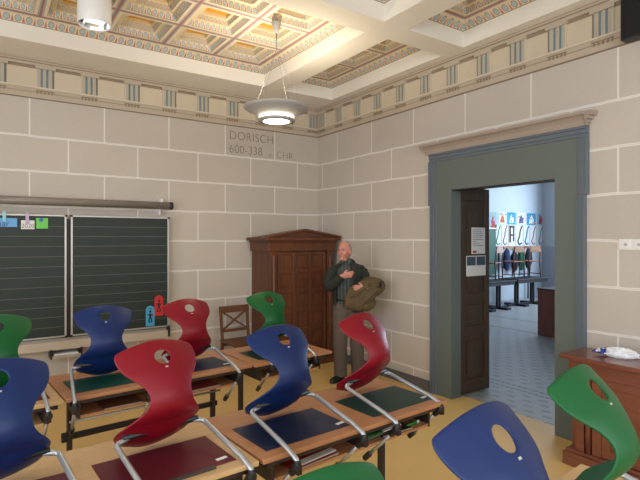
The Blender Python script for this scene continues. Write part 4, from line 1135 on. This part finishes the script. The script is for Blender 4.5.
# trousers
tm = []
for hip, knee, ank in (((-.078,.0,.88), (-.092,-.02,.50), (-.090,.02,.055)), ((.088,.02,.88), (.112,.0,.50), (.122,.05,.055))):
    pts = [(hip[0]*.8, hip[1], .95), hip, tuple((a+b)/2 for a, b in zip(hip, knee)), knee, tuple((a+b)/2 for a, b in zip(knee, ank)), (ank[0], ank[1], .13), ank]
    P_ = smooth_path(pts, 5); rr = [.105,.110,.100,.088,.082,.080,.084]
    rr_ = [(rr[min(i//5, 6)]*(1-(i % 5)/5)+rr[min(i//5+1, 6)]*((i % 5)/5))*(1+.03*math.sin(i*2.1)) for i in range(len(P_))]
    b_ = MB().tube(P_, rr_, 20); me = bpy.data.meshes.new('t'); me.from_pydata(b_.v, [], b_.f); tm.append(me)
tm.append(blob((.005,.005,.93), (.155,.122,.11), sub=3))
fuse(tm, 'trousers', M_trous, .012, man, 2)
m = MB(); m.lathe([(.158,-.016),(.162,-.014),(.162,.014),(.158,.016)], 40, (0,0,0)); 
o = m.build('belt', M_black, man); o.scale = (1,.80,1); o.location = (.005,.003,1.005)
for ax, ay, yawf in ((-.092,.02,-35), (.120,.05,-5)):
    M_ = Matrix.Rotation(R(yawf), 3, 'Z')
    ms = [blob((ax,ay,.05), (.048,.066,.05), M_, sub=3), blob(Vector((ax,ay,.038)) + M_ @ Vector((0,-.10,0)), (.046,.105,.037), M_, lambda p: Vector((p.x, p.y, max(p.z, -.95))), sub=3),
          blob(Vector((ax,ay,.016)) + M_ @ Vector((0,-.065,0)), (.050,.150,.015), M_, sub=3)]
    fuse(ms, 'shoe', M_black, .008, man, 1)
# coat draped over the forearm: its own thing, held
def fold(p):
    n_ = mn.noise(p*1.3+Vector((3,1,2)))*.20 + mn.noise(Vector((p.x*6-p.z*4, p.y*2, p.x*1.2+p.z*1.6)))*.13 - .05*abs(math.sin(5*p.x+6*p.z+2*mn.noise(p*2)))
    return p*(1+n_)
cm = [blob((.295,-.10,1.150), (.145,.12,.125), None, fold), blob((.17,-.13,1.06), (.165,.10,.13), None, fold), blob((.10,-.13,.965), (.135,.085,.12), None, fold), blob((.20,-.10,.95), (.13,.09,.11), None, fold), blob((.02,-.15,.99), (.060,.05,.12), Matrix.Rotation(R(18), 3, 'Y'), fold), blob((.26,-.17,1.20), (.14,.06,.045), Matrix.Rotation(R(-12), 3, 'Y'), fold), blob((.14,-.20,1.10), (.13,.045,.035), Matrix.Rotation(R(-35), 3, 'Y'), fold), blob((.25,-.19,1.03), (.12,.04,.035), Matrix.Rotation(R(-50), 3, 'Y'), fold)]
coat = fuse(cm, 'draped_coat', M_coat, .009, None, 1)
coat.location = (-.52, -1.427, .03); coat.rotation_euler.z = R(MYAW); tag(coat, 'olive brown coat draped over the man\'s forearm', 'coat')
o = MB().lathe([(0,.0),(.03,.004),(.045,.0),(.03,-.004)], 18).build('sleeve_opening', pmat('coat_lining_dark', (34,34,30), .9), coat); o.location = (.36,-.20,1.175); o.rotation_euler = (R(80), 0, R(15))


# ------------------------------------------------------------------ daylight and camera
DAY = (.86, .93, 1.0)
for i, (s0, s1) in enumerate(LW):
    light('AREA', 'window_daylight_left', (XL-.08, (s0+s1)/2, 2.07), 62, DAY, shape='RECTANGLE', size=2.2, size_y=1.35, rot=(0, R(-90), 0))
for i, (s0, s1) in enumerate(RW):
    light('AREA', 'window_daylight_rear', ((s0+s1)/2, YB-.08, 2.07), 62, DAY, shape='RECTANGLE', size=1.4, size_y=2.2, rot=(R(90), 0, 0))
light('AREA', 'far_room_daylight', (9.7, -.6, 2.2), 280, (.66, .82, 1.0), shape='RECTANGLE', size=2.2, size_y=3.6, rot=(0, R(90), 0))

wd = bpy.data.worlds.new('sky'); S.world = wd; wd.use_nodes = True
bg = wd.node_tree.nodes['Background']; bg.inputs[0].default_value = (.75, .85, 1, 1); bg.inputs[1].default_value = .6

cam = bpy.data.cameras.new('camera'); co = bpy.data.objects.new('camera', cam); COL.objects.link(co)
co.location = (-4.2043, -6.2371, 1.75); co.rotation_euler = (R(90), 0, R(55.784-90))
cam.sensor_width = 36; cam.lens = 36*493/640; cam.shift_y = -1.5/640; cam.clip_start = .05
S.camera = co
S.view_settings.view_transform = 'Standard'; S.view_settings.look = 'None'; S.view_settings.gamma = 1
S.view_settings.exposure = 0.1
